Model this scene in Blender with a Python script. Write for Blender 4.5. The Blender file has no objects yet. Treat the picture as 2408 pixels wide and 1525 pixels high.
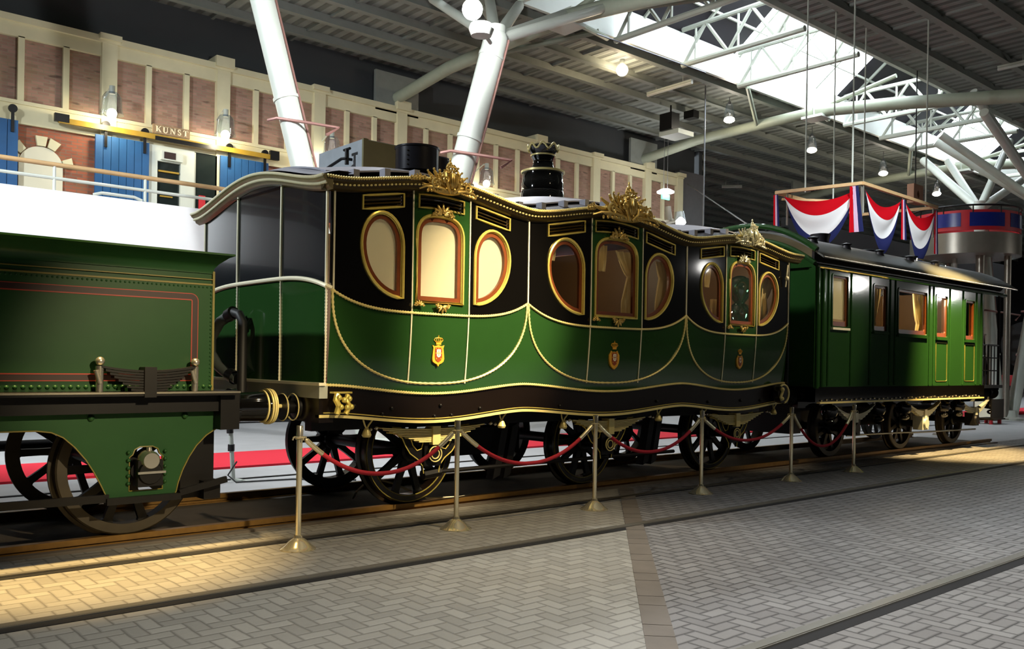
import bpy, math, random
from math import sin, cos, pi, radians, sqrt, atan2, floor
from mathutils import Vector, Matrix
from mathutils.geometry import tessellate_polygon
random.seed(7)
sc = bpy.context.scene
COL = sc.collection
V = Vector

# ------------------------------------------------------------------ camera
PHI, ROLL, FPX = radians(41.0), 0.016, 2083.0
Rv = V((cos(PHI), -sin(PHI), 0)); Fv = V((sin(PHI), cos(PHI), 0)); Uv = V((0, 0, 1))
Rc = Rv*cos(ROLL) + Uv*sin(ROLL); Uc = -Rv*sin(ROLL) + Uv*cos(ROLL)
cam = bpy.data.cameras.new('camera'); camo = bpy.data.objects.new('camera', cam); COL.objects.link(camo)
M = Matrix((Rc, Uc, -Fv)).transposed().to_4x4(); M.translation = V((0, 0, 1.5)); camo.matrix_world = M
cam.sensor_width = 36; cam.lens = FPX/2408*36; cam.shift_y = 90.5/2408; cam.clip_end = 300; cam.clip_start = .05
sc.camera = camo

# ------------------------------------------------------------------ world, view, lights
w = bpy.data.worlds.new('sky'); sc.world = w; w.use_nodes = True
w.node_tree.nodes['Background'].inputs[0].default_value = (.86, .93, 1, 1)
w.node_tree.nodes['Background'].inputs[1].default_value = 13.0
vs = sc.view_settings; vs.view_transform = 'Standard'; vs.look = 'None'; vs.exposure = 0.0; vs.gamma = 1.0; vs.use_curve_mapping = False
sc.cycles.use_denoising = True
sc.cycles.max_bounces = 7; sc.cycles.diffuse_bounces = 3; sc.cycles.glossy_bounces = 4; sc.cycles.transmission_bounces = 5
sc.cycles.caustics_reflective = False; sc.cycles.caustics_refractive = False; sc.cycles.sample_clamp_indirect = 6.0

def spot(name, loc, to, power, col, angle=50, blend=.5, size=.12):
    l = bpy.data.lights.new(name, 'SPOT'); l.energy = power; l.color = col; l.spot_size = radians(angle); l.spot_blend = blend
    l.shadow_soft_size = size
    o = bpy.data.objects.new(name, l); COL.objects.link(o); o.location = loc
    o.rotation_euler = (V(to)-V(loc)).to_track_quat('-Z', 'Y').to_euler(); return o
def point(name, loc, power, col, size=.1):
    l = bpy.data.lights.new(name, 'POINT'); l.energy = power; l.color = col; l.shadow_soft_size = size
    o = bpy.data.objects.new(name, l); COL.objects.link(o); o.location = loc; return o
def area(name, loc, to, power, col, size):
    l = bpy.data.lights.new(name, 'AREA'); l.energy = power; l.color = col; l.shape = 'DISK'; l.size = size
    o = bpy.data.objects.new(name, l); COL.objects.link(o); o.location = loc
    o.rotation_euler = (V(to)-V(loc)).to_track_quat('-Z', 'Y').to_euler(); return o
WARM = (1, .80, .50); NEUT = (1, .975, .93); COOL = (.86, .94, 1)
# warm track spots on the trains, from under the roof on the visitors' side
spot('train_spot', (6.9, -.2, 8.0), (5.62, 6.75, 1.95), 13000, WARM, 15, .85)
spot('train_spot', (6.4, 0.2, 8.2), (5.3, 6.75, 2.6), 700, WARM, 30, .8)
spot('train_spot', (7.5, 0.2, 8.2), (7.7, 6.75, 2.6), 450, WARM, 24, .8)
spot('train_spot', (13.2, 0.8, 8.0), (10.15, 6.75, 2.85), 5200, WARM, 11, .8)
spot('train_spot', (13.2, 0.8, 8.2), (10.0, 6.75, 2.3), 280, WARM, 26, .8)
spot('train_spot', (15.4, 1.5, 8.0), (12.35, 6.85, 2.0), 1700, WARM, 16, .8)
spot('train_spot', (19.5, 2.0, 8.0), (16.6, 6.85, 2.0), 700, WARM, 20, .8)
spot('train_spot', (3.2, -1.2, 4.6), (2.75, 7.1, 1.15), 3000, WARM, 20, .8)
# warm pools on the paving
spot('floor_spot', (1.7, 6.3, 7.0), (1.8, 6.95, 0), 6500, (1, .68, .28), 29, .8)
spot('floor_spot', (15.2, 4.4, 7.2), (16.8, 7.1, 0), 14000, (1, .70, .30), 34, .9)
spot('floor_spot', (5.6, 3.5, 7.5), (5.2, 6.2, 0), 700, (1, .74, .38), 44, .9)
# neutral fill spots, unseen, added above the visitors to brighten the floor
for x_, y_, p_, c_ in ((2.2, .6, 2600, NEUT), (5.5, .4, 2600, NEUT), (9.0, .2, 2200, (.92, .96, 1)), (13.0, -.2, 1800, (.92, .96, 1)), (18.0, -.5, 1500, NEUT)):
    spot('floor_fill', (x_, y_, 9.6), (x_-.4, y_+1.6, 0), p_, c_, 58, .9, .3)
spot('end_flood', (-4.5, 10.8, 8.4), (3.75, 8.3, 2.6), 4200, COOL, 34, .6, .2)
spot('flag_fill', (14.5, 3.5, 9.4), (19.6, 10.0, 4.9), 5500, COOL, 26, .7)  # added spot, stands in for skylight falling on the flags
# lamps further down the hall, seen as glints in the varnish
point('hall_lamp_far', (38.8, -6.9, 5.4), 350, NEUT, .2); point('hall_lamp_far', (40.0, -3.4, 4.8), 350, NEUT, .2); point('hall_lamp_far', (30.0, -9.0, 5.6), 40, NEUT, .25)
# cold floodlight on the gallery and the carriage end
spot('gallery_flood', (-3.5, 12.6, 8.6), (5.2, 16.0, 3.6), 6800, COOL, 75, .6, .25)

# ------------------------------------------------------------------ materials
def s2l(c): return tuple(((x/255)/12.92 if x/255 <= .04045 else ((x/255+.055)/1.055)**2.4) for x in c)
class NT:
    def __init__(s, name):
        s.m = bpy.data.materials.new(name); s.m.use_nodes = True; s.t = s.m.node_tree
        s.b = s.t.nodes['Principled BSDF']; s.out = s.t.nodes['Material Output']
    def n(s, typ, **kw):
        x = s.t.nodes.new(typ)
        for k, v in kw.items():
            if k.startswith('i_'):
                x.inputs[k[2:].replace('_', ' ')].default_value = v
            else: setattr(x, k, v)
        return x
    def l(s, a, b): s.t.links.new(a, b)
    def math(s, op, a, b=None, c=None):
        x = s.t.nodes.new('ShaderNodeMath'); x.operation = op
        for i, q in enumerate((a, b, c)):
            if q is None: continue
            if isinstance(q, (int, float)): x.inputs[i].default_value = q
            else: s.l(q, x.inputs[i])
        return x.outputs[0]
    def mix(s, fac, a, b):
        x = s.t.nodes.new('ShaderNodeMix'); x.data_type = 'RGBA'
        for sock, q in ((x.inputs[0], fac), (x.inputs[6], a), (x.inputs[7], b)):
            if isinstance(q, (int, float)): sock.default_value = q
            elif isinstance(q, tuple): sock.default_value = (*q, 1) if len(q) == 3 else q
            else: s.l(q, sock)
        return x.outputs[2]
    def bump(s, h, strength=.3, dist=.02):
        x = s.n('ShaderNodeBump'); x.inputs['Strength'].default_value = strength; x.inputs['Distance'].default_value = dist
        s.l(h, x.inputs['Height']); s.l(x.outputs[0], s.b.inputs['Normal'])
def mat(name, rgb, rough=.5, metal=0., noise=.12, nscale=6., spec=.5, coat=0., bump=0., emit=None, estr=0.):
    k = NT(name); c = s2l(rgb); b = k.b
    b.inputs['Roughness'].default_value = rough; b.inputs['Metallic'].default_value = metal
    b.inputs['Specular IOR Level'].default_value = spec; b.inputs['Coat Weight'].default_value = coat; b.inputs['Coat Roughness'].default_value = .04
    tc = k.n('ShaderNodeTexCoord'); nz = k.n('ShaderNodeTexNoise'); nz.inputs['Scale'].default_value = nscale; nz.inputs['Detail'].default_value = 4
    k.l(tc.outputs['Object'], nz.inputs['Vector'])
    lo = tuple(x*(1-noise) for x in c); hi = tuple(min(1, x*(1+noise)) for x in c)
    k.l(k.mix(nz.outputs[0], lo, hi), b.inputs['Base Color'])
    if bump: k.bump(nz.outputs[0], bump, .01)
    if emit: b.inputs['Emission Color'].default_value = (*s2l(emit), 1); b.inputs['Emission Strength'].default_value = estr
    return k.m
def glass(name, tint=(255, 255, 255), fac=.08):
    k = NT(name); t = k.n('ShaderNodeBsdfTransparent'); t.inputs[0].default_value = (*s2l(tint), 1)
    g = k.n('ShaderNodeBsdfGlossy'); g.inputs['Roughness'].default_value = .03
    fr = k.n('ShaderNodeFresnel'); ge = k.n('ShaderNodeNewGeometry')
    k.l(k.math('SUBTRACT', 1.5, k.math('MULTIPLY', ge.outputs['Backfacing'], 1.5-1/1.5)), fr.inputs[0])
    mx = k.n('ShaderNodeMixShader'); k.l(k.math('ADD', fr.outputs[0], fac-.04), mx.inputs[0]); k.l(t.outputs[0], mx.inputs[1]); k.l(g.outputs[0], mx.inputs[2])
    k.l(mx.outputs[0], k.out.inputs[0]); return k.m
def cloth(name, rgb, trans=.45):
    k = NT(name); d = k.n('ShaderNodeBsdfDiffuse'); t = k.n('ShaderNodeBsdfTranslucent'); mx = k.n('ShaderNodeMixShader')
    tc = k.n('ShaderNodeTexCoord'); nz = k.n('ShaderNodeTexNoise'); nz.inputs['Scale'].default_value = 90; k.l(tc.outputs['Object'], nz.inputs['Vector'])
    c = s2l(rgb); col = k.mix(nz.outputs[0], tuple(x*.92 for x in c), c)
    k.l(col, d.inputs[0]); k.l(col, t.inputs[0]); mx.inputs[0].default_value = trans
    k.l(d.outputs[0], mx.inputs[1]); k.l(t.outputs[0], mx.inputs[2]); k.l(mx.outputs[0], k.out.inputs[0]); return k.m

def paving(name, light, dark, joint, bmp, W=.10):
    k = NT(name); tc = k.n('ShaderNodeTexCoord'); sp = k.n('ShaderNodeSeparateXYZ'); k.l(tc.outputs['Object'], sp.inputs[0])
    wob = k.n('ShaderNodeTexNoise'); wob.inputs['Scale'].default_value = 5; k.l(tc.outputs['Object'], wob.inputs['Vector'])
    u = k.math('DIVIDE', k.math('ADD', sp.outputs[0], k.math('MULTIPLY', wob.outputs[0], .02)), W)
    v = k.math('DIVIDE', k.math('ADD', sp.outputs[1], k.math('MULTIPLY', wob.outputs[0], .02)), W)
    i = k.math('FLOOR', u); j = k.math('FLOOR', v); fu = k.math('SUBTRACT', u, i); fv = k.math('SUBTRACT', v, j)
    kk = k.math('FLOORED_MODULO', k.math('SUBTRACT', i, j), 4)
    hz = k.math('LESS_THAN', kk, 1.5)
    ah = k.math('ADD', fu, kk); av = k.math('ADD', fv, k.math('SUBTRACT', 3, kk))
    def sel(a, b): return k.math('ADD', k.math('MULTIPLY', hz, a), k.math('MULTIPLY', k.math('SUBTRACT', 1, hz), b))
    al = sel(ah, av); cr = sel(fv, fu)
    bi = sel(k.math('SUBTRACT', i, kk), i); bj = sel(j, k.math('SUBTRACT', j, k.math('SUBTRACT', 3, kk)))
    e = k.math('MINIMUM', k.math('MINIMUM', al, k.math('SUBTRACT', 2, al)), k.math('MINIMUM', cr, k.math('SUBTRACT', 1, cr)))
    cb = k.n('ShaderNodeCombineXYZ'); k.l(bi, cb.inputs[0]); k.l(bj, cb.inputs[1]); k.l(hz, cb.inputs[2])
    wn = k.n('ShaderNodeTexWhiteNoise'); k.l(cb.outputs[0], wn.inputs['Vector'])
    big = k.n('ShaderNodeTexNoise'); big.inputs['Scale'].default_value = .9; big.inputs['Detail'].default_value = 5; k.l(tc.outputs['Object'], big.inputs['Vector'])
    fine = k.n('ShaderNodeTexNoise'); fine.inputs['Scale'].default_value = 60; fine.inputs['Detail'].default_value = 4; k.l(tc.outputs['Object'], fine.inputs['Vector'])
    h = k.n('ShaderNodeMapRange'); h.interpolation_type = 'SMOOTHSTEP'; h.inputs[1].default_value = .02; h.inputs[2].default_value = .17; k.l(e, h.inputs[0])
    tone = k.math('ADD', k.math('MULTIPLY', wn.outputs[0], .45), k.math('MULTIPLY', big.outputs[0], .75))
    tone = k.math('ADD', tone, k.math('MULTIPLY', fine.outputs[0], .25)); tone = k.math('SUBTRACT', tone, .25)
    cl = k.n('ShaderNodeClamp'); k.l(tone, cl.inputs[0])
    c = k.mix(cl.outputs[0], s2l(dark), s2l(light))
    st = k.n('ShaderNodeTexNoise'); st.inputs['Scale'].default_value = 1.7; st.inputs['Detail'].default_value = 6; st.inputs['Roughness'].default_value = .65; k.l(tc.outputs['Object'], st.inputs['Vector'])
    sm = k.n('ShaderNodeMapRange'); sm.inputs[1].default_value = .60; sm.inputs[2].default_value = .72; k.l(st.outputs[0], sm.inputs[0])
    c = k.mix(k.math('MULTIPLY', sm.outputs[0], .55), c, s2l(dark))
    jm = k.n('ShaderNodeMapRange'); jm.inputs[1].default_value = .02; jm.inputs[2].default_value = .09; k.l(e, jm.inputs[0])
    k.l(k.mix(jm.outputs[0], s2l(joint), c), k.b.inputs['Base Color'])
    k.b.inputs['Roughness'].default_value = .62
    tilt = k.math('MULTIPLY', wn.outputs[0], .35)
    k.bump(k.math('ADD', k.math('ADD', h.outputs[0], tilt), k.math('MULTIPLY', fine.outputs[0], .12)), bmp, .012)
    return k.m
def brick(name, c1, c2, mortar, sx=.24, sy=.072):
    k = NT(name); tc = k.n('ShaderNodeTexCoord'); sp = k.n('ShaderNodeSeparateXYZ'); k.l(tc.outputs['Object'], sp.inputs[0])
    cb = k.n('ShaderNodeCombineXYZ'); k.l(sp.outputs[0], cb.inputs[0]); k.l(sp.outputs[2], cb.inputs[1])
    b = k.n('ShaderNodeTexBrick'); k.l(cb.outputs[0], b.inputs['Vector']); b.inputs['Color1'].default_value = (*s2l(c1), 1); b.inputs['Color2'].default_value = (*s2l(c2), 1)
    b.inputs['Mortar'].default_value = (*s2l(mortar), 1); b.inputs['Scale'].default_value = 1; b.inputs['Brick Width'].default_value = sx; b.inputs['Row Height'].default_value = sy
    b.inputs['Mortar Size'].default_value = .008; b.inputs['Bias'].default_value = -.1
    nz = k.n('ShaderNodeTexNoise'); nz.inputs['Scale'].default_value = 1.6; nz.inputs['Detail'].default_value = 6; k.l(cb.outputs[0], nz.inputs['Vector'])
    mr = k.n('ShaderNodeMapRange'); mr.inputs[1].default_value = .5; mr.inputs[2].default_value = .75; k.l(nz.outputs[0], mr.inputs[0])
    mp = k.n('ShaderNodeMapping'); mp.inputs['Scale'].default_value = (2.2, 9, 1); k.l(cb.outputs[0], mp.inputs[0])
    n2 = k.n('ShaderNodeTexNoise'); n2.inputs['Scale'].default_value = 1; k.l(mp.outputs[0], n2.inputs['Vector'])
    m2 = k.n('ShaderNodeMapRange'); m2.inputs[1].default_value = .62; m2.inputs[2].default_value = .72; k.l(n2.outputs[0], m2.inputs[0])
    c = k.mix(k.math('MULTIPLY', mr.outputs[0], .4), b.outputs[0], s2l((128, 112, 72)))
    c = k.mix(k.math('MULTIPLY', m2.outputs[0], .6), c, s2l((70, 55, 45)))
    k.l(c, k.b.inputs['Base Color']); k.b.inputs['Roughness'].default_value = .85; k.bump(b.outputs['Fac'], -.4, .01); return k.m
def ribbed(name, c1, c2, axis=0, period=.3, rough=.7):
    k = NT(name); tc = k.n('ShaderNodeTexCoord'); sp = k.n('ShaderNodeSeparateXYZ'); k.l(tc.outputs['Object'], sp.inputs[0])
    x = k.math('FRACT', k.math('DIVIDE', sp.outputs[axis], period)); t = k.math('PINGPONG', x, .5); t = k.math('MULTIPLY', t, 2)
    nz = k.n('ShaderNodeTexNoise'); nz.inputs['Scale'].default_value = 2.5; nz.inputs['Detail'].default_value = 5; k.l(tc.outputs['Object'], nz.inputs['Vector'])
    mr = k.n('ShaderNodeMapRange'); mr.interpolation_type = 'SMOOTHSTEP'; mr.inputs[1].default_value = .3; mr.inputs[2].default_value = .6; k.l(t, mr.inputs[0])
    f = k.math('MULTIPLY', mr.outputs[0], k.math('ADD', nz.outputs[0], .4))
    k.l(k.mix(f, s2l(c1), s2l(c2)), k.b.inputs['Base Color']); k.b.inputs['Roughness'].default_value = rough; k.bump(mr.outputs[0], .6, .05); return k.m

MT = dict(
 green=mat('carriage_green_varnish', (36, 70, 31), .09, coat=.5, noise=.08),
 green2=mat('second_carriage_green_varnish', (34, 70, 31), .08, coat=.6, noise=.08),
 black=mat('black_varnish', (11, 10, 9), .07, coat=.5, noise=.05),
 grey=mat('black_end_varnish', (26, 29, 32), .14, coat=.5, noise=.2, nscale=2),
 tender=mat('tender_green_paint', (34, 72, 36), .4, noise=.1, spec=.25),
 gold=mat('gilding', (255, 224, 118), .28, .5, noise=.15, nscale=30),
 goldw=mat('gold_line', (255, 234, 156), .32, .2, noise=.05),
 cream=mat('white_gold_line', (255, 246, 214), .4, .1, noise=.04),
 crest=mat('old_gilding', (222, 190, 110), .32, .6, noise=.35, nscale=25),
 crest_lit=mat('lit_gilding', (240, 226, 190), .3, .6, noise=.3, nscale=25),  # old gilding paled, so the lit look of the third bay is in the colour
 endcorn=mat('lit_bronze', (138, 126, 88), .35, .2, noise=.3, nscale=20), corn=mat('cornice_bronze', (62, 48, 14), .35, .3, noise=.3, nscale=20),  # endcorn: the cornice bronze lightened to paint the light on that end
 brown=mat('mahogany', (112, 56, 24), .35, coat=.2, noise=.25, nscale=18),
 chassis=mat('dark_brown_solebar', (20, 13, 9), .25, noise=.15),
 iron=mat('black_iron', (13, 12, 12), .42, .0, spec=.3, noise=.3, nscale=12),
 tyre=mat('worn_wheel_tyre', (58, 52, 40), .5, .3, noise=.25, nscale=10),
 steel=mat('polished_steel', (214, 208, 190), .25, .9, noise=.15),
 flushrail=mat('worn_flush_rail', (112, 108, 98), .4, .3), rail=mat('rusty_rail', (128, 96, 46), .45, .4, noise=.3, nscale=14),
 brass=mat('polished_brass', (246, 234, 196), .16, .78, noise=.05),
 rope=mat('crimson_rope', (176, 26, 44), .8, noise=.2, nscale=90, bump=.3),
 carpet=mat('red_carpet', (214, 34, 54), .95, noise=.12, nscale=40),
 blind=cloth('cream_blind', (248, 242, 214)),
 curtain=cloth('gold_curtain', (226, 206, 150), .25),
 maroon=mat('maroon_upholstery', (104, 22, 26), .7),
 inner=mat('interior_panel', (92, 66, 34), .5),
 glass=glass('window_glass'), skyglass=glass('roof_glass', (250, 253, 255), .04),
 lampglass=glass('lamp_glass', (232, 240, 250), .2),
 roofgrey=mat('dull_grey_roof', (84, 86, 82), .45, noise=.15), roofdark=mat('dark_roof', (38, 36, 42), .5), roofsheet=mat('grey_roof_sheet', (150, 150, 160), .45, noise=.15),
 tank=mat('grey_tank', (170, 178, 184), .4, .35, noise=.2), tankside=mat('olive_tank_side', (112, 106, 72), .5, noise=.2),
 drum=mat('black_drum', (34, 34, 40), .25, .3),
 white=mat('white_painted_steel', (206, 211, 200), .4, noise=.05), offwhite=mat('grey_white_steel', (178, 182, 170), .5, noise=.08),
 beam=mat('grey_green_beam', (150, 156, 138), .5, noise=.1),
 stone=mat('cream_stone', (212, 204, 168), .8, noise=.12, nscale=2.5, bump=.1), plaster=mat('pale_plaster', (214, 208, 184), .85, noise=.08, nscale=2),
 parapet=mat('white_parapet', (246, 246, 244), .6, noise=.02), darkwall=mat('dark_upper_wall', (62, 65, 66), .9, noise=.12, nscale=1.5),
 blackwall=mat('black_wall', (22, 21, 21), .9), greywall=mat('grey_wall', (96, 96, 98), .9), bluedoor=mat('blue_door_boards', (30, 84, 134), .6, noise=.2, nscale=5),
 timber=mat('pale_timber', (196, 160, 112), .6, noise=.15, nscale=8), copper=mat('copper_pipe', (158, 116, 106), .5, .2),
 yellow=mat('yellow_lit_track', (168, 134, 40), .5, .1, noise=.2), sign=mat('sign_board', (150, 124, 92), .7), signtext=mat('sign_letter', (240, 224, 190), .6),
 redpaint=mat('red_paint', (190, 34, 44), .5), bluepaint=mat('blue_enamel', (26, 40, 120), .25, coat=.3),
 silvergrey=mat('silver_cladding', (140, 134, 122), .3, .5), bulb=mat('lamp_bulb', (255, 250, 240), .5, emit=(255, 236, 206), estr=28),
 coolbulb=mat('cool_lamp_bulb', (255, 255, 255), .5, emit=(255, 255, 255), estr=40), tube=mat('unlit_tube', (190, 190, 182), .4),
 flagr=cloth('flag_red', (206, 22, 34), .3), flagw=cloth('flag_white', (244, 242, 240), .3), flagb=cloth('flag_blue', (44, 48, 92), .3), flagp=cloth('ribbon_pink', (226, 190, 214), .3),
 armsgold=mat('arms_gold', (228, 168, 44), .5), armsred=mat('arms_red', (150, 62, 24), .5), armswhite=mat('arms_white', (255, 240, 214), .5),
 redline=mat('red_line', (158, 52, 34), .5), blackline=mat('black_line', (40, 14, 8), .5), olive=mat('olive_line', (120, 110, 44), .5),
 darkglass=mat('dark_glass', (30, 38, 36), .12, coat=.5), exitgreen=mat('green_sign', (60, 150, 110), .5, emit=(140, 230, 200), estr=1.2),
 hosegrey=mat('grey_hose', (74, 80, 76), .5), rubber=mat('black_rubber', (30, 30, 30), .55), teal=glass('pale_green_glass', (170, 226, 214), .2), wire=mat('thin_cable', (120, 122, 126), .4, .6), board=mat('brown_board', (150, 110, 84), .8),
 beigeglow=mat('beige_panel', (214, 196, 140), .6), strip=mat('strip_stone', (104, 96, 86), .7, noise=.25, nscale=5, bump=.2),
 bed=mat('dark_track_bed', (70, 62, 52), .9, noise=.35, nscale=4, bump=.3), pale_floor=mat('pale_floor', (170, 170, 170), .7, noise=.15, nscale=2),
 pave_l=paving('pavers_left', (160, 157, 147), (124, 121, 113), (108, 105, 97), .45), pave_r=paving('pavers_right', (136, 134, 131), (102, 99, 97), (58, 56, 54), .75),
 wallbrick=brick('brown_brick', (166, 128, 112), (138, 106, 92), (146, 128, 108)), lowbrick=brick('red_brick', (164, 92, 66), (130, 78, 60), (120, 100, 84)),
 deck=ribbed('roof_deck', (106, 109, 103), (140, 144, 137), 0, .36), purlin=mat('purlin_grey', (132, 136, 129), .6),
)

# ------------------------------------------------------------------ mesh helpers
class MB:
    def __init__(s): s.v = []; s.f = []
    def add(s, vs_, fs):
        b = len(s.v); s.v += [tuple(p) for p in vs_]; s.f += [tuple(b+i for i in q) for q in fs]; return s
    def box(s, x0, x1, y0, y1, z0, z1):
        return s.add([(x0,y0,z0),(x1,y0,z0),(x1,y1,z0),(x0,y1,z0),(x0,y0,z1),(x1,y0,z1),(x1,y1,z1),(x0,y1,z1)],
                     [(0,3,2,1),(4,5,6,7),(0,1,5,4),(1,2,6,5),(2,3,7,6),(3,0,4,7)])
    def obox(s, c, ax, ay, az):   # oriented box, half axes
        c, ax, ay, az = V(c), V(ax), V(ay), V(az)
        pts = [c+ax*i+ay*j+az*k for k in (-1,1) for (i,j) in ((-1,-1),(1,-1),(1,1),(-1,1))]
        return s.add(pts, [(0,3,2,1),(4,5,6,7),(0,1,5,4),(1,2,6,5),(2,3,7,6),(3,0,4,7)])
    def bar(s, a, b, wd, ht, up=(0,0,1)):
        a, b = V(a), V(b); d = (b-a); u = V(up); sd = d.cross(u)
        if sd.length < 1e-6: sd = d.cross(V((1,0,0)))
        sd.normalize(); u = sd.cross(d).normalized()
        return s.obox((a+b)/2, d/2, sd*wd/2, u*ht/2)
    def rings(s, rings, closed=False, cap=True):
        n = len(rings[0]); b = len(s.v); m = len(rings)
        for r in rings: s.v += [tuple(p) for p in r]
        for i in range(m-1 if not closed else m):
            j = (i+1) % m
            for k in range(n):
                l = (k+1) % n; s.f.append((b+i*n+k, b+i*n+l, b+j*n+l, b+j*n+k))
        if cap and not closed:
            s.f.append(tuple(b+k for k in range(n-1, -1, -1))); s.f.append(tuple(b+(m-1)*n+k for k in range(n)))
        return s
    def tube(s, pts, r, n=8, closed=False, twist=None):
        pts = [V(p) for p in pts]; m = len(pts); rg = []; pu = None
        for i, p in enumerate(pts):
            if closed: d = pts[(i+1) % m]-pts[i-1]
            else: d = pts[min(i+1, m-1)]-pts[max(i-1, 0)]
            if d.length < 1e-9: d = V((0,0,1))
            d.normalize()
            if pu is None:
                pu = V((0,0,1)) if abs(d.z) < .9 else V((0,1,0))
            u = pu - d*pu.dot(d)
            if u.length < 1e-6: u = d.orthogonal()
            u.normalize(); pu = u; q = d.cross(u)
            rr = r(i/(m-1)) if callable(r) else r
            if twist: rr *= 1+.22*(-1)**i
            rg.append([p+(u*cos(2*pi*k/n)+q*sin(2*pi*k/n))*rr for k in range(n)])
        return s.rings(rg, closed)
    def cyl(s, a, b, r, r2=None, n=16):
        r2 = r if r2 is None else r2; a, b = V(a), V(b)
        d = (b-a).normalized(); u = d.orthogonal().normalized(); q = d.cross(u)
        return s.rings([[p+(u*cos(2*pi*k/n)+q*sin(2*pi*k/n))*rr for k in range(n)] for p, rr in ((a, r), (b, r2))])
    def lathe(s, o, prof, axis='Z', n=24):    # prof: (radius, height)
        o = V(o); rg = []
        for r, h in prof:
            ring = []
            for k in range(n):
                c, t = cos(2*pi*k/n)*r, sin(2*pi*k/n)*r
                ring.append(o + (V((c,t,h)) if axis == 'Z' else V((h,c,t)) if axis == 'X' else V((t,h,c))))
            rg.append(ring)
        return s.rings(rg)
    def ell(s, c, ax, ay, az, n=10, m=6):
        c, ax, ay, az = V(c), V(ax), V(ay), V(az); rg = []
        for i in range(m+1):
            t = -pi/2+pi*i/m; t = max(-pi/2+.05, min(pi/2-.05, t))
            rg.append([c+(ax*cos(2*pi*k/n)+ay*sin(2*pi*k/n))*cos(t)+az*sin(t) for k in range(n)])
        return s.rings(rg)
    def ball(s, c, r, n=10, m=6): return s.ell(c, (r,0,0), (0,r,0), (0,0,r), n, m)
    def grid(s, fn, us, vs_, flip=False):
        b = len(s.v); nv = len(vs_)
        for u in us:
            for v in vs_: s.v.append(tuple(fn(u, v)))
        for i in range(len(us)-1):
            for j in range(nv-1):
                q = (b+i*nv+j, b+(i+1)*nv+j, b+(i+1)*nv+j+1, b+i*nv+j+1)
                s.f.append(q[::-1] if flip else q)
        return s
    def plate(s, outer, holes, fn, t):   # outline in (a,b); fn(a,b,depth) -> xyz, extruded to depth t
        loops = [outer]+list(holes); tri = tessellate_polygon([[V((a, b, 0)) for a, b in lp] for lp in loops])
        flat = [p for lp in loops for p in lp]; n = len(flat); b0 = len(s.v)
        s.v += [tuple(fn(a, b, 0)) for a, b in flat]+[tuple(fn(a, b, t)) for a, b in flat]
        for q in tri:
            s.f.append(tuple(b0+i for i in q)); s.f.append(tuple(b0+n+i for i in reversed(q)))
        o = 0
        for lp in loops:
            for i in range(len(lp)):
                j = (i+1) % len(lp); s.f.append((b0+o+i, b0+o+j, b0+n+o+j, b0+n+o+i))
            o += len(lp)
        return s
    def pieces(s, name, m, parent=None, **kw):
        par = list(range(len(s.v)))
        def find(i):
            while par[i] != i: par[i] = par[par[i]]; i = par[i]
            return i
        for f in s.f:
            for q in f[1:]: par[find(q)] = find(f[0])
        gr = {}
        for f in s.f: gr.setdefault(find(f[0]), []).append(f)
        out = []
        for fs in gr.values():
            ids = sorted({i for f in fs for i in f}); mp = {i: k for k, i in enumerate(ids)}; b = MB()
            b.v = [s.v[i] for i in ids]; b.f = [tuple(mp[i] for i in f) for f in fs]; out.append(b.build(name, m, parent, **kw))
        return out
    def build(s, name, m, parent=None, smooth=True, ang=38, label=None):
        me = bpy.data.meshes.new(name); me.from_pydata(s.v, [], s.f); me.validate()
        if smooth:
            me.polygons.foreach_set('use_smooth', [True]*len(me.polygons)); me.set_sharp_from_angle(angle=radians(ang))
        import bmesh
        bm = bmesh.new(); bm.from_mesh(me); bmesh.ops.recalc_face_normals(bm, faces=bm.faces); bm.to_mesh(me); bm.free()
        if smooth: me.set_sharp_from_angle(angle=radians(ang))
        me.materials.append(MT[m] if isinstance(m, str) else m)
        o = bpy.data.objects.new(name, me); COL.objects.link(o)
        if parent is not None:
            o.parent = parent; o.matrix_parent_inverse = Matrix.Translation(-V(parent.location)) if parent.parent is None else Matrix()
        if label: o['label'] = label
        return o
def tag(o, label, cat, group=None):
    o['label'] = label; o['category'] = cat
    if group: o['group'] = group
    return o
def thing(name, label, cat, loc=(0,0,0), group=None):
    o = bpy.data.objects.new(name, None); COL.objects.link(o); o.location = loc; o.empty_display_size = .1
    return tag(o, label, cat, group)
def struct(o): o['kind'] = 'structure'; return o
def dup(root, loc, label=None, group=None):
    def cp(o, par):
        c = o.copy(); COL.objects.link(c)
        if par is not None: c.parent = par; c.matrix_parent_inverse = o.matrix_parent_inverse.copy()
        for ch in list(o.children): cp(ch, c)
        return c
    r = cp(root, None); r.location = loc
    if label: r['label'] = label
    if group: r['group'] = group
    return r
def lin(a, b, n): return [a+(b-a)*i/(n-1) for i in range(n)]
def XZ(y): return lambda a, b, t: (a, y+t, b)
def offset(poly, d):
    n = len(poly); out = []; A = sum(poly[i][0]*poly[(i+1) % n][1]-poly[(i+1) % n][0]*poly[i][1] for i in range(n)); sg = 1 if A > 0 else -1
    for i in range(n):
        p0, p1, p2 = poly[i-1], poly[i], poly[(i+1) % n]
        def nrm(a, b):
            dx, dy = b[0]-a[0], b[1]-a[1]; L = sqrt(dx*dx+dy*dy) or 1; return (-dy/L*sg, dx/L*sg)
        n1, n2 = nrm(p0, p1), nrm(p1, p2); mx, my = n1[0]+n2[0], n1[1]+n2[1]; L2 = mx*mx+my*my
        k = 2/L2 if L2 > .6 else 1.6
        out.append((p1[0]+mx*d*k, p1[1]+my*d*k))
    return out

# ================================================================== SETTING
YS, YC, YF = 6.75, 8.10, 9.45          # carriage near side, centre line, far side
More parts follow.
